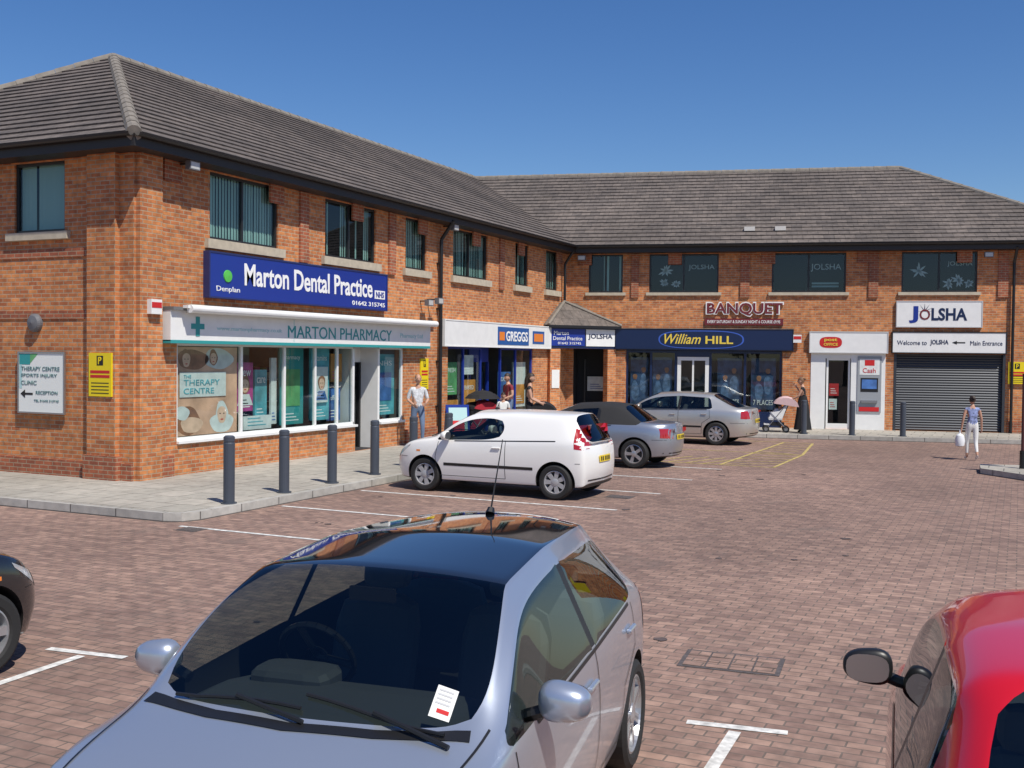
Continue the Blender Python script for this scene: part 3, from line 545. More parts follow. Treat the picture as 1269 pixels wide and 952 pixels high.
# ------------------------------------------------------------------ CARS
def evalmesh(ob):
    dg=bpy.context.evaluated_depsgraph_get(); dg.update(); return bpy.data.meshes.new_from_object(ob.evaluated_get(dg))
def car(name,loc,rot,P):
    L,W,H=P['L'],P['W'],P['H']; F=L/2; T=-L/2; w_=W/2
    paint=P['paint']; gl=cglass; xc,zc,xh,xr,xg,zg=P['xc'],P['zc'],P['xh'],P['xr'],P['xg'],P['zg']
    b0,b1=P['b0'],P['b1']; ry=P['ry']; xB=P['xB']; xC=P['xC']; zt=P.get('zt',zg-.05); h1,h2,h3=P['hood']; tap=P.get('tap',.03)
    bx=lambda x:b0+(b1-b0)*(xc-x)/(xc-xC)
    zr=lambda x:H-.035*abs((x-(xh+xr)/2)/((xh-xr)/2))**2*P.get('crown',1)
    def lower(x,f,zb,dx=(0,0,0,0,0,0)):
        fac=(.0,.80,.93,.985,1.0,.985); zz=(.18,.18,.22,.42,.64 if zb>.85 else zb*.72,zb-.10)
        return [(x+ (dx[k] if k<len(dx) else 0),w_*f*fac[k],zz[k]) for k in range(6)]
    st=[]
    def nose(f,s_,xe,ztop):
        d=(-.10,-.10,-.06,0,-.015,-.06)
        return [(xe+d[k],w_*f*(.0,.8,.93,.985,1.,.97)[k],(.2,.2,.24,.40,.56,ztop-.09)[k]) for k in range(6)]
    n1=nose(.80,1,F-.10,h1); 
    n1+= [(F-.24,w_*.76,h1-.01),(F-.27,w_*.68,h1+.01),(F-.28,w_*.56,h1+.02),(F-.24,w_*.3,h1+.03),(F-.2,0,h1+.035)]
    n0=nose(0,1,F,h1); n0+= [(F-.13,0,h1),(F-.16,0,h1+.02),(F-.18,0,h1+.03),(F-.19,0,h1+.033),(F-.2,0,h1+.035)]
    n0=[(x,0,z) for x,y,z in n0]
    st.append(n0); st.append(n1)
    x=F-.42; st.append(lower(x,.955,h2)+[(x,w_*.90,h2),(x,w_*.84,h2+.02),(x,w_*.68,h2+.035),(x,w_*.36,h2+.05),(x+.02,0,h2+.055)])
    x=(F-.42+xc)/2; st.append(lower(x,.995,h3)+[(x,w_*.945,h3),(x,w_*.88,h3+.015),(x,w_*.74,h3+.03),(x,w_*.38,h3+.045),(x+.04,0,h3+.05)])
    c=lower(xc,1,b0)+[(xc,w_*.95,b0),(xc,w_*.915,b0+.02),(xc+.03,w_*.84,zc),(xc+.12,w_*.45,zc+.012),(xc+.17,0,zc+.015)]
    hd=lower(xh,1,bx(xh))+[(xh,w_*.955,bx(xh)),(xh+.02,ry+.045,zr(xh)-.115),(xh+.01,ry-.02,zr(xh)-.05),(xh+.06,ry*.55,zr(xh)-.012),(xh+.08,0,zr(xh))]
    xm=(xc+xh)/2
    ma=lower(xm,1,bx(xm))+[(xm,w_*.953,bx(xm))]
    for k in (7,8,9,10):
        a_,b_=Vector(c[k]),Vector(hd[k]); m_=a_.lerp(b_,.52)+Vector((.02,0 if k==10 else .02,.045)); ma.append(tuple(m_))
    st+= [c,ma,hd]
    for x in (xB+.035,xB-.035,xC):
        z=zr(x); yy=ry-tap*.25 if x>xC else ry-tap*.7
        tx=P.get('ctop',0) if x==xC else 0
        st.append(lower(x,1 if x>xC else .985,bx(x))+[(x,w_*(.955 if x>xC else .94),bx(x)),(x+tx,yy+.05,z-.12),(x+tx*.5,yy-.015,z-.045),(x,yy*.55,z-.01),(x,0,z)])
    z=zr(xr); ry2=ry-tap
    xw_=min(xC-.15,xr) if xC-xr<.6 else (xC+xr)/2
    st.append(lower(xw_ ,.97,bx(xr))+[(xw_,w_*.92,bx(xr)),(xr+.04,ry2+.045,z-.13),(xr,ry2-.02,z-.06),(xr-.03,ry2*.55,z-.02),(xr-.04,0,z-.01)])
    zb=b1+.02
    st.append(lower(xg+.02,.93,zb)+[(xg+.05,w_*.87,zb-.02),(xg+.03,w_*.80,zg+.0),(xg,w_*.72,zg),(xg-.05,w_*.4,zg+.01),(xg-.07,0,zg+.01)])
    def tail(f,x_,cl):
        r=[(x_+ (.10,.10,.05,0,.0,.02)[k],w_*f*(.0,.8,.93,.985,1.,.97)[k],(.24,.24,.28,.44,.62,zt-.12)[k]) for k in range(6)]
        r+= [(x_+.05,w_*f*.92,zt-.02),(x_+.06,w_*f*.85,zt),(x_+.06,w_*f*.7,zt+.005),(x_+.055,w_*f*.38,zt+.01),(x_+.05,0,zt+.01)]
        return r
    st.append(tail(.80,T+.10,0)); t0=tail(0,T,0); t0=[(x,0,z) for x,y,z in t0]; t0[10]=st[-1][10]; st.append(t0)
    bm=bmesh.new(); vd={}
    def V(c_):
        k=tuple(round(q,4) for q in c_)
        if k not in vd: vd[k]=bm.verts.new(c_)
        return vd[k]
    mats=[paint,gl,black]+([P['roofm']] if 'roofm' in P else [])
    RM=3 if 'roofm' in P else 0
    ns=len(st); soft=P.get('soft',False)
    for side in (1,-1):
        for i in range(ns-1):
            for j in range(10):
                q=[st[i][j],st[i][j+1],st[i+1][j+1],st[i+1][j]]; q=[(x,y*side,z) for x,y,z in q]
                vs=[]
                for c_ in q:
                    v=V(c_)
                    if v not in vs: vs.append(v)
                if len(vs)<3: continue
                if side<0: vs=vs[::-1]
                try: f=bm.faces.new(vs)
                except ValueError: continue
                m_=0
                if i>=6 and i<=9 and j>=8: m_=RM
                if soft and i in (5,6,7,8,9,10) and j>=7: m_=RM
                if soft and i in (8,9,10) and j==6: m_=RM
                if j==6 and i in (4,5,6,8): 
                    m_=1
                    if i==8 and (P.get('van') or soft): m_=0 if P.get('van') else RM
                if j==6 and i==7: m_=0 if P.get('van') else 2
                if j==6 and i==9 and P.get('quarter'): m_=1
                if i in (4,5) and j>=8: m_=1
                if i==10 and j>=8: m_=1
                if j<=1 : m_=2
                f.material_index=m_; f.smooth=True
    bmesh.ops.recalc_face_normals(bm,faces=bm.faces)
    cl=bm.edges.layers.float.new('crease_edge')
    for e in bm.edges:
        ms={f.material_index for f in e.link_faces}
        if len(ms)>1: e[cl]=.6
        if len(ms)>1 and 2 in ms and 1 in ms: e[cl]=1
    me=bpy.data.meshes.new('body'); bm.to_mesh(me); bm.free()
    for m_ in mats: me.materials.append(m_)
    ob=bpy.data.objects.new('tmpbody',me); COL.objects.link(ob)
    sd=ob.modifiers.new('s','SUBSURF'); sd.levels=P.get('lev',3); sd.render_levels=sd.levels
    m2=evalmesh(ob); ob.modifiers.clear(); ob.data=m2
    bv=BVHTree.FromPolygons([v.co.copy() for v in m2.vertices],[tuple(p.vertices) for p in m2.polygons])
    R=P['R']; ax=P['ax']
    cyls=[]
    for xa in ax:
        for side in (1,-1):
            mb=MB(WORLD); mb.cyl((xa,side*(w_*.60),R+.0),(xa,side*(w_+.3),R),R+.055,rubber,48); cyls.append(mb.done('cut',merge=True))
    for c_ in cyls:
        mo=ob.modifiers.new('b','BOOLEAN'); mo.operation='DIFFERENCE'; mo.object=c_; mo.solver='EXACT'
        try: mo.material_mode='TRANSFER'
        except Exception: pass
    m3=evalmesh(ob); ok=len(m3.polygons)>500
    ob.modifiers.clear(); 
    for c_ in cyls: bpy.data.objects.remove(c_)
    bpy.data.objects.remove(ob)
    if not ok: m3=m2
    m3.name='body'
    root=empty(name,loc,rot)
    body=bpy.data.objects.new('body',m3); COL.objects.link(body); body.parent=root
    try: m3.set_sharp_from_angle(angle=math.radians(50))
    except Exception: pass
    D=MB(WORLD)
    def sidept(x,z,sg_,off=.003):
        h=bv.ray_cast(Vector((x,sg_*3,z)),Vector((0,-sg_,0)))
        if h[0] is None: return Vector((x,sg_*w_*.5,z))
        return h[0]+Vector((0,sg_*off,0))
    def frpt(y,z,sg_,off=.004):
        h=bv.ray_cast(Vector((sg_*5,y,z)),Vector((-sg_,0,0)))
        if h[0] is None: return Vector((sg_*F*.9,y,z))
        return h[0]+h[1]*off*(1 if h[1].x*sg_>0 else -1)
    def toppt(x,y,off=.004):
        h=bv.ray_cast(Vector((x,y,4)),Vector((0,0,-1)))
        if h[0] is None: return Vector((x,y,1))
        return h[0]+Vector((0,0,off))
    def patch(fn,c4,m_,n=8,k=5):
        g_=[[None]*(k+1) for _ in range(n+1)]
        a_,b_,c_,d_=[Vector((p_[0],p_[1],0)) for p_ in c4]
        for i in range(n+1):
            for j in range(k+1):
                t=i/n; s_=j/k; q_=(a_.lerp(b_,t)).lerp(d_.lerp(c_,t),s_); g_[i][j]=fn(q_.x,q_.y)
        for i in range(n):
            for j in range(k): D.face([g_[i][j],g_[i+1][j],g_[i+1][j+1],g_[i][j+1]],m_)
    def strip(fn,pts,wd,m_):
        pp=[]
        for a_,b_ in zip(pts,pts[1:]):
            a_=Vector(a_);b_=Vector(b_); n=max(1,int((b_-a_).length/.06))
            for i in range(n): pp.append(a_.lerp(b_,i/n))
        pp.append(Vector(pts[-1])); prev=None
        for i,p_ in enumerate(pp):
            t=(pp[min(i+1,len(pp)-1)]-pp[max(i-1,0)]).normalized(); n_=Vector((-t.y,t.x))*wd/2
            A=fn(p_.x-n_.x,p_.y-n_.y); B_=fn(p_.x+n_.x,p_.y+n_.y)
            if prev: D.face([prev[0],A,B_,prev[1]],m_)
            prev=(A,B_)
    seam=black
    headm=mat('lamp_clear',(.55,.58,.6),.12,metal=.4,coat=1)
    tailm=mat('lamp_red',(.38,.012,.012),.15,coat=1)
    tl=P['tl']
    for sg_ in (1,-1):
        sp=lambda x,z,sg_=sg_: sidept(x,z,sg_)
        xd0=xc-.02
        strip(sp,[(xd0-.02,bx(xd0)-.02),(xd0+.03,.62),(xd0-.0,.30)],.009,seam)
        strip(sp,[(xB,bx(xB)-.02),(xB,.30)],.009,seam)
        if not P.get('two'):
            xe=xC-.05; strip(sp,[(xe,bx(xe)-.02),(xe-.02,.75),(ax[1]+R+.08,.60),(ax[1]+R+.10,.30)],.009,seam); 
            strip(sp,[(xd0,.30),(ax[1]+R+.10,.30)],.009,seam)
        else: strip(sp,[(xd0,.30),(xB,.30)],.009,seam)
        strip(sp,[(ax[0]+R+.06,.60),(F-.22,.60)],.008,seam); strip(sp,[(ax[1]-R-.06,.62),(T+.12,.62)],.008,seam)
        if P.get('rub'): strip(sp,[(ax[0]-R-.1,.50),(ax[1]+R+.1,.50)],.05,P['rub'])
        strip(sp,[(xm-.02,bx(xm)-.012),(xC+.02,bx(xC)-.012)],.018,black)
        hs=[xB+.17]+([] if P.get('two') else [xC+.10])
        for hx in hs:
            hz=bx(hx)-.13; p_=sp(hx,hz); y0=abs(p_.y)-.005
            D.lathe((hx-.085,sg_*(y0+.018),hz),(1,0,0),[(0,.0),(.01,.014),(.16,.014),(.17,.0)],P.get('handle',paint),10)
        a_=F-.16
        patch(sp,[(a_-.32,h2-.06),(a_+.0,h1-.20),(a_-.02,h1-.08),(a_-.34,h2-.02)],headm,6,4)
        patch(sp,[(tl[0],tl[2]),(tl[1],tl[2]-.02),(tl[1]+tl[4],tl[3]),(tl[0]+tl[4],tl[3])],tailm,6,6)
        patch(sp,[(xc+.32,.70),(xc+.40,.70),(xc+.40,.73),(xc+.32,.73)],orange,2,2)
    fp_=lambda y,z: frpt(y,z,1); rp=lambda y,z: frpt(y,z,-1)
    for sg_ in (1,-1):
        patch(fp_,[(sg_*w_*.42,h1-.19),(sg_*w_*.80,h1-.17),(sg_*w_*.78,h1-.03),(sg_*w_*.48,h1-.06)],headm,6,4)
        patch(rp,[(sg_*w_*.60,tl[2]),(sg_*w_*.78,tl[2]),(sg_*w_*.76,min(tl[3],zt-.03)),(sg_*w_*.64,min(tl[3],zt-.03))],tailm,4,5)
    patch(fp_,[(-w_*.38,h1-.15),(w_*.38,h1-.15),(w_*.36,h1-.07),(-w_*.36,h1-.07)],black,8,3)
    patch(fp_,[(-w_*.55,.27),(w_*.55,.27),(w_*.5,.38),(-w_*.5,.38)],black,8,3)
    platef=mat('plate_white',(.75,.75,.72),.4); plater=mat('plate_yellow',(.75,.55,.03),.4)
    patch(lambda y,z:fp_(y,z)+Vector((.012,0,0)),[(-.26,.43),(.26,.43),(.26,.54),(-.26,.54)],platef,4,2)
    pz=P.get('pz',.62); patch(lambda y,z:rp(y,z)-Vector((.012,0,0)),[(-.26,pz),(.26,pz),(.26,pz+.11),(-.26,pz+.11)],plater,4,2)
    for k in range(6): patch(lambda y,z:rp(y,z)-Vector((.016,0,0)),[(-.22+k*.07+(.03 if k>3 else 0),pz+.02),(-.18+k*.07+(.03 if k>3 else 0),pz+.02),(-.18+k*.07+(.03 if k>3 else 0),pz+.09),(-.22+k*.07+(.03 if k>3 else 0),pz+.09)],black,1,1)
    patch(rp,[(-w_*.7,.32),(w_*.7,.32),(w_*.7,.345),(-w_*.7,.345)],black,8,1)
    tp=lambda x,y: toppt(x,y)
    for sg_ in (1,-1): strip(tp,[(xc+.02,sg_*w_*.86),(F-.5,sg_*w_*.80),(F-.34,sg_*w_*.62)],.009,seam)
    strip(tp,[(xc+.09,-w_*.80),(xc+.18,-w_*.4),(xc+.22,0),(xc+.18,w_*.4),(xc+.09,w_*.80)],.06,black)
    for y0,y1 in ((-w_*.66,w_*.02),(w_*.02,w_*.70)):
        n=6; pts_=[toppt(xc+.08+.05*k/n,y0+(y1-y0)*k/n,.016) for k in range(n+1)]
        for p0,p1 in zip(pts_,pts_[1:]): D.cyl(p0,p1,.008,black,6)
        D.cyl(toppt(xc+.19,y1+.04,.012),pts_[3]+Vector((0,0,.012)),.010,black,6)
    if P.get('sticker'):
        tps=lambda x,y: toppt(x,y,.003); x0=xc-.07
        patch(tps,[(x0,.51),(x0+.11,.51),(x0+.11,.595),(x0,.595)],mat('permit_white',(.75,.75,.72),.6),4,3)
        tps=lambda x,y: toppt(x,y,.005); patch(tps,[(x0+.078,.535),(x0+.092,.535),(x0+.092,.585),(x0+.078,.585)],redm,2,2)
        for k in range(4): patch(tps,[(x0+.012+k*.015,.52),(x0+.018+k*.015,.52),(x0+.018+k*.015,.58),(x0+.012+k*.015,.58)],mat('pale_grey',(.5,.5,.5),.5),1,1)
    for sg_ in (1,-1):
        mx=xc-P.get('mback',.25); mz=bx(mx)+.085; yc=sg_*(w_*.93+.14)
        mm=bmesh.new(); bmesh.ops.create_uvsphere(mm,u_segments=20,v_segments=14,radius=1)
        pw=lambda v,e:math.copysign(abs(v)**e,v)
        for v in mm.verts:
            X,Y,Z_=pw(v.co.x,.8),pw(v.co.y,.75),pw(v.co.z,.75)
            v.co=Vector((X*(.085 if X>0 else .04),Y*.110,Z_*(.080-.012*Y*sg_)))
        for f in mm.faces: D.face([v.co+Vector((mx,yc,mz)) for v in f.verts],P.get('mirm',paint))
        mm.free()
        n=20; D.face([Vector((mx-.041,yc+pw(math.cos(2*math.pi*k/n),.7)*.094,mz+pw(math.sin(2*math.pi*k/n),.7)*.064)) for k in range(n)],steel)
        D.cyl((mx+.02,sg_*(w_*.93-.03),mz-.075),(mx+.01,sg_*(w_*.93+.09),mz-.03),.028,black,8)
    if P.get('ant',True):
        p_=toppt(xr+.25 if not P.get('antf') else xh-.1,0); D.cyl(p_,p_+Vector((-.02,0,.03)),.03,black,8,r2=.02); D.cyl(p_,p_+Vector((-.22,0,.42)),.006,black,5,r2=.003)
    D.done('trim_and_lamps',root,smooth=True,merge=True)
    Wm=MB(WORLD); rim=P.get('rim') or mat('alloy_wheel',(.50,.51,.53),.3,metal=.7)
    rimd=mat('wheel_dark',(.03,.03,.03),.6)
    for xa in ax:
        for sg_ in (1,-1):
            c_=Vector((xa,sg_*(w_-.125),R)); A=Vector((0,sg_,0)); rr=P.get('rr',R*.66)
            Wm.lathe(c_,A,[(-.09,rr),(-.10,R*.9),(-.08,R*.985),(-.04,R),(.04,R),(.08,R*.985),(.10,R*.90),(.098,rr+.02),(.085,rr)],rubber,40)
            Wm.lathe(c_,A,[(.085,rr),(.088,rr-.012),(.05,rr-.022),(.02,rr-.03)],rim,40)
            Wm.lathe(c_,A,[(.02,rr-.03),(.018,.0)],rimd,24)
            ns_=P.get('spokes',5)
            for k in range(ns_):
                an=2*math.pi*k/ns_; 
                for s2 in ((-.055,.055) if P.get('dbl') else (0,)):
                    r0=Vector((math.cos(an+s2*2.5),0,math.sin(an+s2*2.5))); r1=Vector((math.cos(an+s2),0,math.sin(an+s2))); tn=Vector((-math.sin(an),0,math.cos(an)))
                    wd0=.030 if not P.get('dbl') else .014; wd1=P.get('sw',.035) if not P.get('dbl') else .016
                    p0=c_+r0*.045+A*.075; p1=c_+r1*(rr-.012)+A*.078; th=A*.035
                    q_=[p0-tn*wd0,p0+tn*wd0,p1+tn*wd1,p1-tn*wd1]
                    Wm.face(q_,rim); Wm.face([q_[0],q_[0]-th,q_[3]-th,q_[3]],rim); Wm.face([q_[1],q_[2],q_[2]-th,q_[1]-th],rim)
            Wm.lathe(c_,A,[(.05,.07),(.082,.06),(.088,.03),(.09,0)],rim,20)
    Wm.done('wheels',root,smooth=True,merge=False)
    I=MB(WORLD); seatm=mat('seat_fabric',(.12,.12,.125),.8); dash=mat('dashboard',(.07,.07,.073),.6)
    def pad(x0,x1,y0,y1,z0,z1,m_,lean=0.):
        bm2=bmesh.new(); bmesh.ops.create_cube(bm2,size=1); bmesh.ops.subdivide_edges(bm2,edges=bm2.edges,cuts=3,use_grid_fill=True)
        for v in bm2.verts:
            q_=v.co*2; s_=1/max(1e-6,(abs(q_.x)**5+abs(q_.y)**5+abs(q_.z)**5)**.2)*max(abs(q_.x),abs(q_.y),abs(q_.z)); q_=q_*s_
            z=(z0+z1)/2+q_.z*(z1-z0)/2; v.co=Vector(((x0+x1)/2+q_.x*(x1-x0)/2-lean*(z-z0),(y0+y1)/2+q_.y*(y1-y0)/2,z))
        for f in bm2.faces: I.face([v.co for v in f.verts],m_)
        bm2.free()
    for sy in (.36,-.36):
        xs_=xB+.08
        pad(xs_-.0,xs_+.5,sy-.24,sy+.24,.35,.54,seatm); pad(xs_-.1,xs_+.05,sy-.23,sy+.23,.5,1.12,seatm,.3); pad(xs_-.32,xs_-.22,sy-.13,sy+.13,1.14,1.30,seatm,.2)
        if not P.get('two'): pad(xC-.05,xC+.1,sy-.3,sy+.3,.5,1.02,seatm,.25); pad(xC-.2,xC-.1,sy-.12,sy+.12,1.04,1.16,seatm)
    pad(xm-.30,xc+.06,-w_*.86,w_*.86,.70,zc-.05,dash)
    pad(xm-.34,xm-.1,-.57,-.17,.85,zc-.0,dash)
    c_=Vector((xm-.42,-.37,.97)); axd=Vector((-.9,0,.45)).normalized(); t=axd.orthogonal().normalized(); u=axd.cross(t); pr_=None
    for k in range(25):
        an=2*math.pi*k/24; p_=c_+(t*math.cos(an)+u*math.sin(an))*.185
        if pr_: I.cyl(pr_,p_,.016,black,6,cap=False)
        pr_=p_
    for an in (0,2.1,4.2): I.cyl(c_,c_+(t*math.cos(an)+u*math.sin(an))*.18,.018,black,6)
    I.lathe(c_-axd*.02,axd,[(0,.06),(.03,.05),(.035,0)],black,12)
    I.box(xh+.07,xh+.09,-.11,.11,H-.20,H-.14,black)
    I.done('interior',root,smooth=True)
    return root,bv,toppt
silver307=mat('paint_silver_blue',(.52,.57,.65),.30,metal=.7,coat=.8,backblack=True)
silver=mat('paint_silver',(.58,.57,.54),.32,metal=.65,coat=.8,backblack=True)
silverg=mat('paint_grey_silver',(.38,.41,.46),.3,metal=.7,coat=.8,backblack=True)
wpaint=mat('paint_white',(.80,.79,.76),.3,coat=.8,backblack=True)
redp=mat('paint_red',(.62,.008,.018),.3,coat=1,backblack=True)
blkp=mat('paint_black',(.012,.012,.014),.2,coat=1,backblack=True)
roofg=mat('panoramic_roof_glass',(.012,.014,.018),.04,coat=1)
softm=mat('soft_top_fabric',(.018,.018,.02),.85,bump=.3,bscale=300)
hatch=dict(L=4.2,W=1.75,H=1.51,xc=.98,zc=.98,xh=.33,xr=-1.45,xg=-1.93,zg=.98,b0=.93,b1=1.03,ry=.56,xB=-.32,xC=-1.22,hood=(.74,.83,.91),R=.315,ax=(1.25,-1.36),quarter=True,paint=silver307,tl=(-1.72,-2.0,.72,1.0,.04))
c307=dict(hatch); c307.update(H=1.50,roofm=roofg,spokes=7,rr=.225,ry=.62,tap=.11,xh=.36,xc=.99,zc=.98,b0=.92,b1=1.01,xr=-1.42,xg=-1.90,crown=1.3,dbl=True,handle=silver307,sticker=True,mback=.33,mirm=silver307)
h=math.radians(7.5); fwd=Vector((math.sin(h),-math.cos(h),0)); ctr=Vector((11.50,-10.42,0))-fwd*.70
car('hatchback_car',ctr,math.atan2(fwd.y,fwd.x),c307)
cr=dict(hatch); cr.update(L=3.75,W=1.68,H=1.53,xc=.86,xh=.22,xr=-.98,xg=-1.55,zg=.98,b0=.90,b1=.98,ry=.60,xB=-.45,xC=-.95,R=.30,ax=(1.18,-1.22),paint=redp,tl=(-1.5,-1.8,.68,1.0,.05),two=True,mirm=black,ant=False,crown=.5,mback=.12)
fw=Vector((-.095,.995,0)); car('hatchback_car',(14.44,-9.72,0),math.atan2(fw.y,fw.x),cr)
cb=dict(hatch); cb.update(paint=blkp,L=4.0,W=1.7,ax=(1.25,-1.25))
car('hatchback_car',(6.42,-10.03,0),math.radians(88),cb)
cv=dict(hatch); cv.update(L=3.92,W=1.68,H=1.46,xc=.92,zc=.98,xh=.25,xr=-1.55,xg=-1.84,zg=.95,b0=.91,b1=.99,ry=.58,xB=-.42,xC=-1.35,hood=(.74,.84,.90),R=.295,ax=(1.16,-1.33),quarter=False,paint=wpaint,van=True,two=True,tl=(-1.66,-1.84,.86,1.24,.04),rim=mat('wheel_trim',(.42,.42,.43),.4,metal=.3),spokes=7,sw=.04,rub=black,crown=.7,antf=True)
car('small_van',(4.6+1.16,2.2+.84,0),math.pi,cv)
cc=dict(hatch); cc.update(L=4.3,W=1.72,H=1.39,xc=.85,zc=.93,xh=.15,xr=-.95,xg=-1.42,zg=.98,b0=.88,b1=.92,ry=.55,xB=-.45,xC=-.80,hood=(.70,.79,.86),R=.31,ax=(1.3,-1.31),zt=.96,quarter=False,paint=silverg,soft=True,roofm=softm,two=True,tl=(-1.85,-2.1,.66,.86,.0),ant=False)
car('convertible_car',(6.58-1.31,7.75+.86,0),math.pi,cc)
cm=dict(hatch); cm.update(L=4.72,W=1.81,H=1.45,xc=1.05,zc=.97,xh=.35,xr=-1.15,xg=-1.85,zg=1.02,b0=.92,b1=.98,ry=.57,xB=-.30,xC=-1.12,hood=(.73,.82,.90),R=.315,ax=(1.38,-1.37),zt=1.0,quarter=True,paint=silver,tl=(-2.02,-2.3,.74,.95,.0),ant=False,spokes=8,rub=black)
car('saloon_car',(6.56-1.37,14.75+.9,0),math.pi,cm)
# ------------------------------------------------------------------ PEOPLE
skinm=mat('skin',(.50,.28,.19),.55); hairg=mat('hair_grey',(.42,.40,.37),.8); haird=mat('hair_dark',(.03,.018,.012),.6)
def person(name,loc,rot,J,col,hair,H=1.7,female=False,longhair=False,dress=False,bald=False):
    k=H/1.7
    j=dict(pel=(0,0,.95),waist=(0,0,1.08),chest=(.01,0,1.27),neck=(0,0,1.44),hb=(.01,0,1.53),
      ls=(0,.165,1.39),le=(-.02,.22,1.11),lw=(.06,.23,.87),rs=(0,-.165,1.39),re=(-.02,-.22,1.11),rw=(.06,-.23,.87),
      lh=(0,.09,.90),lk=(.03,.10,.49),la=(-.01,.10,.09),lt=(.14,.11,.035),rh=(0,-.09,.90),rk=(.03,-.10,.49),ra=(-.01,-.10,.09),rt=(.14,-.11,.035))
    j.update(J)
    rad=dict(pel=.135,waist=.118,chest=.135,neck=.052,hb=.05,ls=.062,le=.042,lw=.027,rs=.062,re=.042,rw=.027,lh=.092,lk=.058,la=.036,lt=.034,rh=.092,rk=.058,ra=.036,rt=.034)
    if female: rad.update(waist=.10,chest=.12,ls=.05,rs=.05,le=.035,re=.035)
    names=list(j); E=[('pel','waist'),('waist','chest'),('chest','neck'),('neck','hb'),('chest','ls'),('ls','le'),('le','lw'),('chest','rs'),('rs','re'),('re','rw'),('pel','lh'),('lh','lk'),('lk','la'),('la','lt'),('pel','rh'),('rh','rk'),('rk','ra'),('ra','rt')]
    vs=[Vector(j[n])*k for n in names]; rr=[rad[n]*k for n in names]; ed=[(names.index(a_),names.index(b_)) for a_,b_ in E]
    seg=[(vs[a_],vs[b_],nm) for (a_,b_),nm in zip(ed,E)]
    for s_ in ('l','r'):
        wv=Vector(j[s_+'w'])*k; ev_=Vector(j[s_+'e'])*k; d=(wv-ev_).normalized(); side=d.cross(Vector((0,1,0))); 
        side=side.normalized() if side.length>.1 else Vector((1,0,0)); nn=d.cross(side).normalized()
        pi=len(vs); vs.append(wv+d*.05*k); rr.append(.03*k); ed.append((names.index(s_+'w'),pi)); seg.append((wv,wv+d*.2,('hand','hand')))
        for q_ in range(4):
            off=side*(.024*(1.5-q_)/1.0)*k; ln=(.075,.085,.08,.062)[q_]*k
            a0=len(vs); vs.append(wv+d*.09*k+off); rr.append(.0095*k); vs.append(wv+d*(.09*k+ln*.5)+off+nn*.012*k*(1 if s_=='l' else -1)); rr.append(.0085*k); vs.append(wv+d*(.09*k+ln*.85)+off+nn*.035*k*(1 if s_=='l' else -1)); rr.append(.007*k)
            ed+= [(pi,a0),(a0,a0+1),(a0+1,a0+2)]
        a0=len(vs); vs.append(wv+d*.055*k+side*.045*k); rr.append(.011*k); vs.append(wv+d*.09*k+side*.06*k); rr.append(.009*k); ed+= [(pi,a0),(a0,a0+1)]
    me=bpy.data.meshes.new('body'); me.from_pydata([tuple(v) for v in vs],ed,[])
    ob=bpy.data.objects.new('tmpp',me); COL.objects.link(ob)
    ob.modifiers.new('k','SKIN'); sv=me.skin_vertices[0].data
    for i,r in enumerate(rr): sv[i].radius=(r,r)
    sv[0].use_root=True
    ss=ob.modifiers.new('s','SUBSURF'); ss.levels=2; ss.render_levels=2
    m2=evalmesh(ob); bpy.data.objects.remove(ob); m2.name='body'
    mats=[skinm,col['torso'],col['legs'],col.get('shoes',black),col.get('sleeve',col['torso'])]
    m2.materials.clear()
    for q_ in mats: m2.materials.append(q_)
    def near(p):
        best=None
        for a_,b_,nm in seg:
            ab=b_-a_; t=max(0,min(1,(p-a_).dot(ab)/max(ab.dot(ab),1e-9))); d=(p-(a_+ab*t)).length
            if best is None or d<best[0]: best=(d,nm,t)
        return best
    for p in m2.polygons:
        d,nm,t=near(p.center); p.use_smooth=True; mi=0
        if nm in (('pel','waist'),('waist','chest'),('chest','ls'),('chest','rs')): mi=1
        if nm==('chest','neck'): mi=1 if t<.7 else 0
        if nm[0] in('ls','rs'): mi=1 if t<col.get('sl',.6) else 0
        if nm[1] in('lh','rh'): mi=2
        if nm[0] in('lh','rh'): mi=2
        if nm[0] in('lk','rk'): mi=2 if t<col.get('leg',.9) else 0
        if nm[0] in('la','ra'): mi=3
        if nm==('pel','waist') and t<.25: mi=2
        p.material_index=mi
    root=empty(name,loc,rot); o_=bpy.data.objects.new('body',m2); COL.objects.link(o_); o_.parent=root
    hb=MB(WORLD); hc=Vector(j.get('head',(j['hb'][0]+.02,j['hb'][1],j['hb'][2]+.085)))*k
    bm=bmesh.new(); bmesh.ops.create_uvsphere(bm,u_segments=24,v_segments=18,radius=1)
    for f in bm.faces:
        pts=[]
        for v in f.verts:
            x,y,z=v.co; X=x*.095;Y=y*.074;Z=z*.118
            if z<-.2: X=X*(1-.22*(-z-.2))+ .012*(-z-.2); Y*=1-.38*(-z-.2)
            if x>.75 and abs(y)<.28 and -.35<z<.12: X+=.022*(1-abs(y)/.28)*(1-abs(z+.18)/.3 if abs(z+.18)<.3 else 0)
            if x>.6 and .05<z<.2 and .2<abs(y)<.55: X-=.006
            pts.append(hc+Vector((X,Y,Z))*k)
        hb.face(pts,skinm)
    for f in bm.faces:
        c=f.calc_center_median()
        hairline = (c.z>.42) or (c.x<.05 and c.z>-.35) or (longhair and c.x<.1 and c.z>-.9)
        if bald: hairline=(c.x<.1 and -.35<c.z<.75)
        if hairline: hb.face([hc+Vector((v.co.x*.104-.004,v.co.y*.083,v.co.z*.128+.002))*k for v in f.verts],hair)
    bm.free()
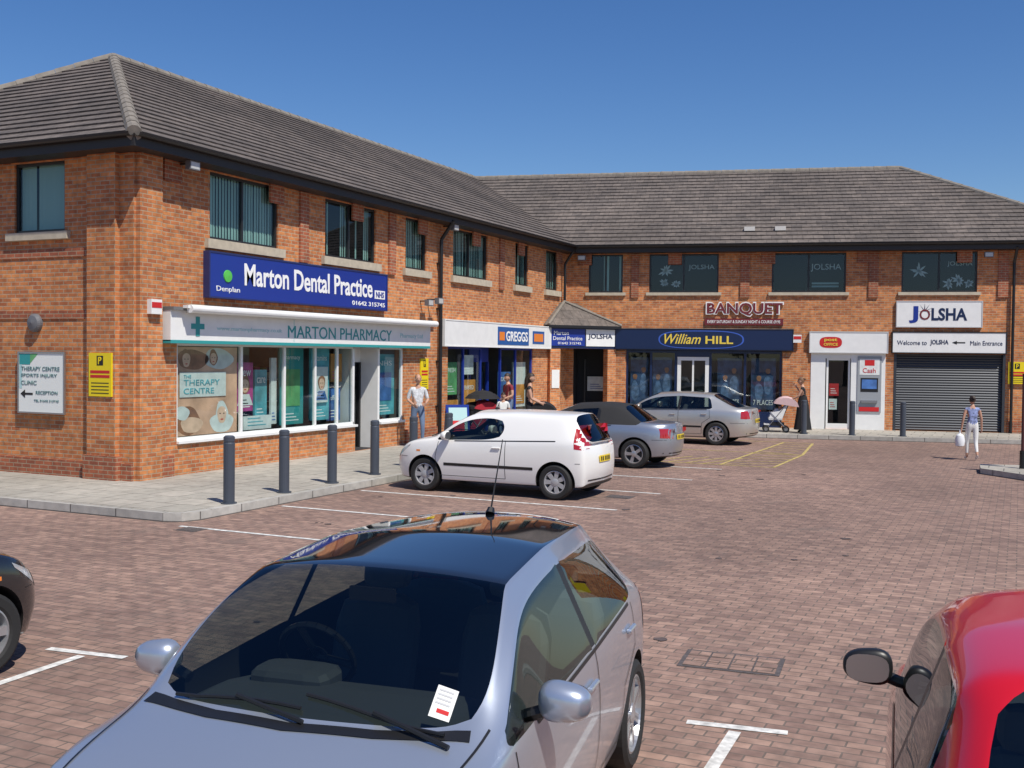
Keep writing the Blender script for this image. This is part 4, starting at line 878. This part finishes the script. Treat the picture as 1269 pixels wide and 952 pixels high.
    for s_ in (1,-1):
        hb.lathe(hc+Vector((.086,s_*.03,.012))*k,(1,0,0),[(0,.011*k),(.004*k,.008*k),(.005*k,0)],black,8)
        hb.lathe(hc+Vector((0,s_*.072,-.01))*k,(0,s_,0),[(0,.026*k),(.012*k,.024*k),(.014*k,.0)],skinm,10)
    P=lambda x,y,z:hc+Vector((x,y,z))*k
    hb.face([P(.094,-.022,-.058),P(.094,.022,-.058),P(.097,.018,-.050),P(.097,-.018,-.050)],mat('lips',(.32,.08,.07),.5))
    if longhair:
        hb.lathe(hc+Vector((-.07,0,.03))*k,(-.25,0,-1),[(0,.07*k),(.1*k,.065*k),(.22*k,.045*k),(.32*k,.01*k)],hair,12)
    elif female: hb.lathe(hc+Vector((-.09,0,.06))*k,(-1,0,.5),[(0,.035*k),(.02*k,.045*k),(.05*k,.035*k),(.06*k,0)],hair,12)
    hb.done('head',root,smooth=True,merge=True)
    if dress:
        db=MB(WORLD); wv=Vector(j['waist'])*k
        n=28; rings=[]
        for i,(z,r) in enumerate(((1.14,.115),(1.0,.15),(.85,.18),(.6,.20),(.35,.235),(.1,.27))):
            rings.append([Vector((wv.x*.6+math.cos(2*math.pi*q_/n)*r*(1+.07*math.sin(q_*5)*(i/5)),wv.y+math.sin(2*math.pi*q_/n)*r*(1+.07*math.sin(q_*5)*(i/5)),z))*k for q_ in range(n)])
        for i in range(5):
            for q_ in range(n): db.face([rings[i][q_],rings[i][(q_+1)%n],rings[i+1][(q_+1)%n],rings[i+1][q_]],col['legs'])
        db.done('dress',root,smooth=True,merge=True)
    return root
blk=mat('cloth_black',(.012,.012,.014),.85); wht=mat('cloth_white',(.72,.72,.70),.85,noise=.06); stripe=mat('cloth_check',(.55,.56,.58),.85,noise=.3,nscale=25)
denim=mat('cloth_denim',(.12,.17,.27),.85); patt=mat('cloth_pattern',(.20,.24,.42),.85,noise=.6,nscale=22); bag=mat('plastic_bag',(.75,.76,.78),.4)
person('man',(.62,8.8,PV),math.radians(-50),dict(le=(.02,.24,1.12),lw=(.2,.16,1.05),re=(-.02,-.24,1.12),rw=(.18,-.14,1.02),lk=(.12,.1,.5),la=(.1,.1,.09),lt=(.25,.11,.035),rk=(-.02,-.1,.49),ra=(-.16,-.1,.12),rt=(-.02,-.11,.03)),dict(torso=stripe,legs=denim,shoes=black,sl=.85),hairg,1.76,bald=True)
person('woman',(2.7,10.9,PV),math.radians(20),dict(le=(.06,.2,1.12),lw=(.28,.16,1.02),re=(.06,-.2,1.12),rw=(.28,-.16,1.02)),dict(torso=blk,legs=blk,sl=.15),haird,1.80,female=True,longhair=True)
person('child',(1.95,10.9,PV),math.radians(-60),{},dict(torso=wht,legs=denim,sl=.6),haird,1.3)
person('man',(.9,13.4,PV),math.radians(-120),dict(le=(.02,.24,1.12),lw=(.2,.16,1.05)),dict(torso=mat('cloth_maroon',(.2,.02,.03),.85),legs=denim,sl=.5),haird,1.74)
mp=FR.P(7.45,1.9,PV)
person('woman',(mp.x+.35,mp.y-.2,PV),math.radians(185),dict(le=(.12,.2,1.14),lw=(.36,.14,1.02),re=(.02,-.21,1.15),rw=(.22,-.15,1.42),hb=(.05,0,1.52)),dict(torso=blk,legs=blk,sl=.2),mat('hair_brown',(.16,.08,.04),.7),1.68,female=True,dress=True)
wp=(13.05,13.9,0)
person('woman',wp,math.radians(110),dict(lk=(.1,.09,.5),la=(.1,.09,.09),lt=(.24,.1,.035),rk=(-.03,-.09,.49),ra=(-.18,-.09,.14),rt=(-.06,-.1,.04),le=(-.02,.24,1.12),lw=(.02,.27,.86),re=(.02,-.24,1.12),rw=(.08,-.27,.88)),dict(torso=patt,legs=wht,sl=.12,leg=.75,shoes=wht),haird,1.52,female=True)
b=MB(WORLD); rt=Matrix.Rotation(math.radians(110),3,'Z'); hp=Vector(wp)+rt@Vector((.03,.27,.64)); 
b.lathe(hp,(0,0,-1),[(-.10,.012),(0,.03),(.05,.09),(.18,.12),(.30,.10),(.33,.04),(.33,0)],bag,14); b.done('carrier_bag',smooth=True,merge=True)
def pushchair(loc,rot,hm,sm):
    root=empty('pushchair',loc,rot); b=MB(WORLD)
    for sy in (.22,-.22):
        b.cyl((-.42,sy,1.02),(.28,sy,.12),.013,steel,8); b.cyl((-.30,sy,.12),(.18,sy,.62),.013,steel,8); b.cyl((-.42,sy,1.02),(-.50,sy,1.0),.016,black,8)
        for x in (-.30,.30):
            b.lathe((x,sy+.02,.10),(0,1,0),[(-.02,.06),(-.02,.10),(.02,.10),(.02,.06)],rubber,18); b.lathe((x,sy,.10),(0,1,0),[(.0,.09),(.0,.0)],steel,12)
    b.cyl((-.50,-.22,1.0),(-.50,.22,1.0),.015,black,8)
    b.cyl((.28,-.22,.14),(.28,.22,.14),.012,steel,8); b.cyl((-.3,-.22,.14),(-.3,.22,.14),.012,steel,8)
    b.box(-.18,.22,-.2,.2,.38,.45,sm); b.face([(-.18,-.2,.45),(-.18,.2,.45),(-.38,.2,.92),(-.38,-.2,.92)],sm); b.face([(-.20,-.2,.44),(-.20,.2,.44),(-.40,.2,.91),(-.40,-.2,.91)],sm)
    b.box(.2,.36,-.18,.18,.22,.26,sm); b.box(-.25,.15,-.18,.18,.2,.30,black)
    for sy in (.21,-.21): b.face([(-.36,sy,.9),(-.18,sy,.42),(.22,sy,.42),(.15,sy,.62),(-.1,sy,.66)],sm)
    c=Vector((-.28,0,.74)); n=8
    R_=[[c+Vector((math.cos(t)*.40,(k/4-1)*.26,math.sin(t)*.38*(1-.12*abs(k/4-1)**2))) for k in range(9)] for t in [math.pi*(.95-.80*i/n) for i in range(n+1)]]
    for i in range(n):
        for k in range(8): b.face([R_[i][k],R_[i+1][k],R_[i+1][k+1],R_[i][k+1]],hm)
    for k in (0,8): b.face([R_[i][k] for i in range(n+1)],hm)
    b.lathe((.0,0,.52),(-.4,0,1),[(-.1,.0),(-.06,.12),(.05,.14),(.18,.10),(.24,.0)],wht,14); b.lathe((-.14,0,.74),(-.2,0,1),[(-.08,0),(-.05,.05),(0,.07),(.05,.055),(.08,0)],skinm,14)
    b.done('frame_and_seat',root,smooth=True,merge=True)
pink=mat('cloth_pink',(.6,.42,.42),.85); redc=mat('cloth_red',(.35,.015,.03),.85)
pushchair((mp.x-.45,mp.y-.3,PV),math.radians(195),pink,wht)
pushchair((3.25,11.2,PV),math.radians(20),blk,redc); pushchair((1.25,10.6,PV),math.radians(240),redc,redc)
b=MB(WORLD); b.lathe((1.35,10.9,PV+1.15),(0,0,1),[(0,.48),(.10,.38),(.18,.22),(.22,0.01)],blk,12); b.cyl((1.35,10.9,PV+.5),(1.35,10.9,PV+1.40),.012,steel,6); b.done('umbrella')
# ------------------------------------------------------------------ trees behind the viewer (reflections / other views)
leafm=mat('foliage',(.06,.10,.03),.7,noise=.5,nscale=1.5); bark=mat('bark',(.12,.09,.07),.9)
def tree(x,y,h):
    b=MB(WORLD); b.cyl((x,y,0),(x+.1,y,h*.45),.22,bark,8,r2=.12)
    for k in range(5):
        an=k*1.26; b.cyl((x,y,h*.35),(x+math.cos(an)*h*.18,y+math.sin(an)*h*.18,h*.65),.09,bark,6,r2=.03)
    cl=[(Vector((x+random.gauss(0,h*.16),y+random.gauss(0,h*.16),h*(.62+random.uniform(-.2,.25)))),h*random.uniform(.1,.17)) for _ in range(14)]
    for _ in range(1500):
        c,r=random.choice(cl); d=Vector((random.gauss(0,1),random.gauss(0,1),random.gauss(0,1))).normalized()*r*random.uniform(.6,1.1)
        p=c+d; s=random.uniform(.12,.28); t=Vector((random.gauss(0,1),random.gauss(0,1),random.gauss(0,1))).normalized(); u=t.orthogonal().normalized()
        b.face([p-t*s,p+u*s*.5,p+t*s,p-u*s*.5],leafm)
    b.done('tree')
for i in range(7): tree(-14+i*9+random.uniform(-2,2),-42+random.uniform(-4,4),random.uniform(7,11))
for i in range(4): tree(42+random.uniform(-2,2),-22+i*11,random.uniform(7,10))
# ------------------------------------------------------------------ world, sun, camera
sd=Vector((.62,-.33,1.05)).normalized()
wd=bpy.data.worlds.new('World'); scene.world=wd; wd.use_nodes=True; nt=wd.node_tree; bg=nt.nodes['Background']
sk=nt.nodes.new('ShaderNodeTexSky'); sk.sky_type='NISHITA'; sk.sun_disc=False; sk.sun_elevation=math.asin(sd.z); sk.sun_rotation=math.atan2(sd.x,sd.y); sk.air_density=1.0; sk.dust_density=.3; sk.ozone_density=4.5
hs=nt.nodes.new('ShaderNodeHueSaturation'); hs.inputs['Saturation'].default_value=1.24; hs.inputs['Hue'].default_value=.51
nt.links.new(sk.outputs[0],hs.inputs['Color']); nt.links.new(hs.outputs[0],bg.inputs[0]); bg.inputs[1].default_value=.105
sl=bpy.data.lights.new('sun','SUN'); sl.energy=5.0; sl.angle=math.radians(.5); sl.color=(1,.95,.86); so=bpy.data.objects.new('sun',sl); COL.objects.link(so); so.rotation_euler=sd.to_track_quat('Z','Y').to_euler(); so.location=(10,-5,30)
cd=bpy.data.cameras.new('camera'); cam=bpy.data.objects.new('camera',cd); COL.objects.link(cam); scene.camera=cam
cd.sensor_width=36; cd.lens=36*1332.06/1269; cd.clip_end=3000; cd.clip_start=.1
yaw,pitch,roll=.4411,.0264,.0107
fwd=Vector((-math.sin(yaw)*math.cos(pitch),math.cos(yaw)*math.cos(pitch),-math.sin(pitch))); rgt=Vector((math.cos(yaw),math.sin(yaw),0)); upv=rgt.cross(fwd)
r2=rgt*math.cos(roll)+upv*math.sin(roll); u2=upv*math.cos(roll)-rgt*math.sin(roll)
M=Matrix((( r2.x,u2.x,-fwd.x),(r2.y,u2.y,-fwd.y),(r2.z,u2.z,-fwd.z))).to_4x4(); M.translation=Vector((14.0564,-14.2153,2.4)); cam.matrix_world=M
scene.view_settings.view_transform='Standard'; scene.view_settings.look='None'; scene.view_settings.exposure=0
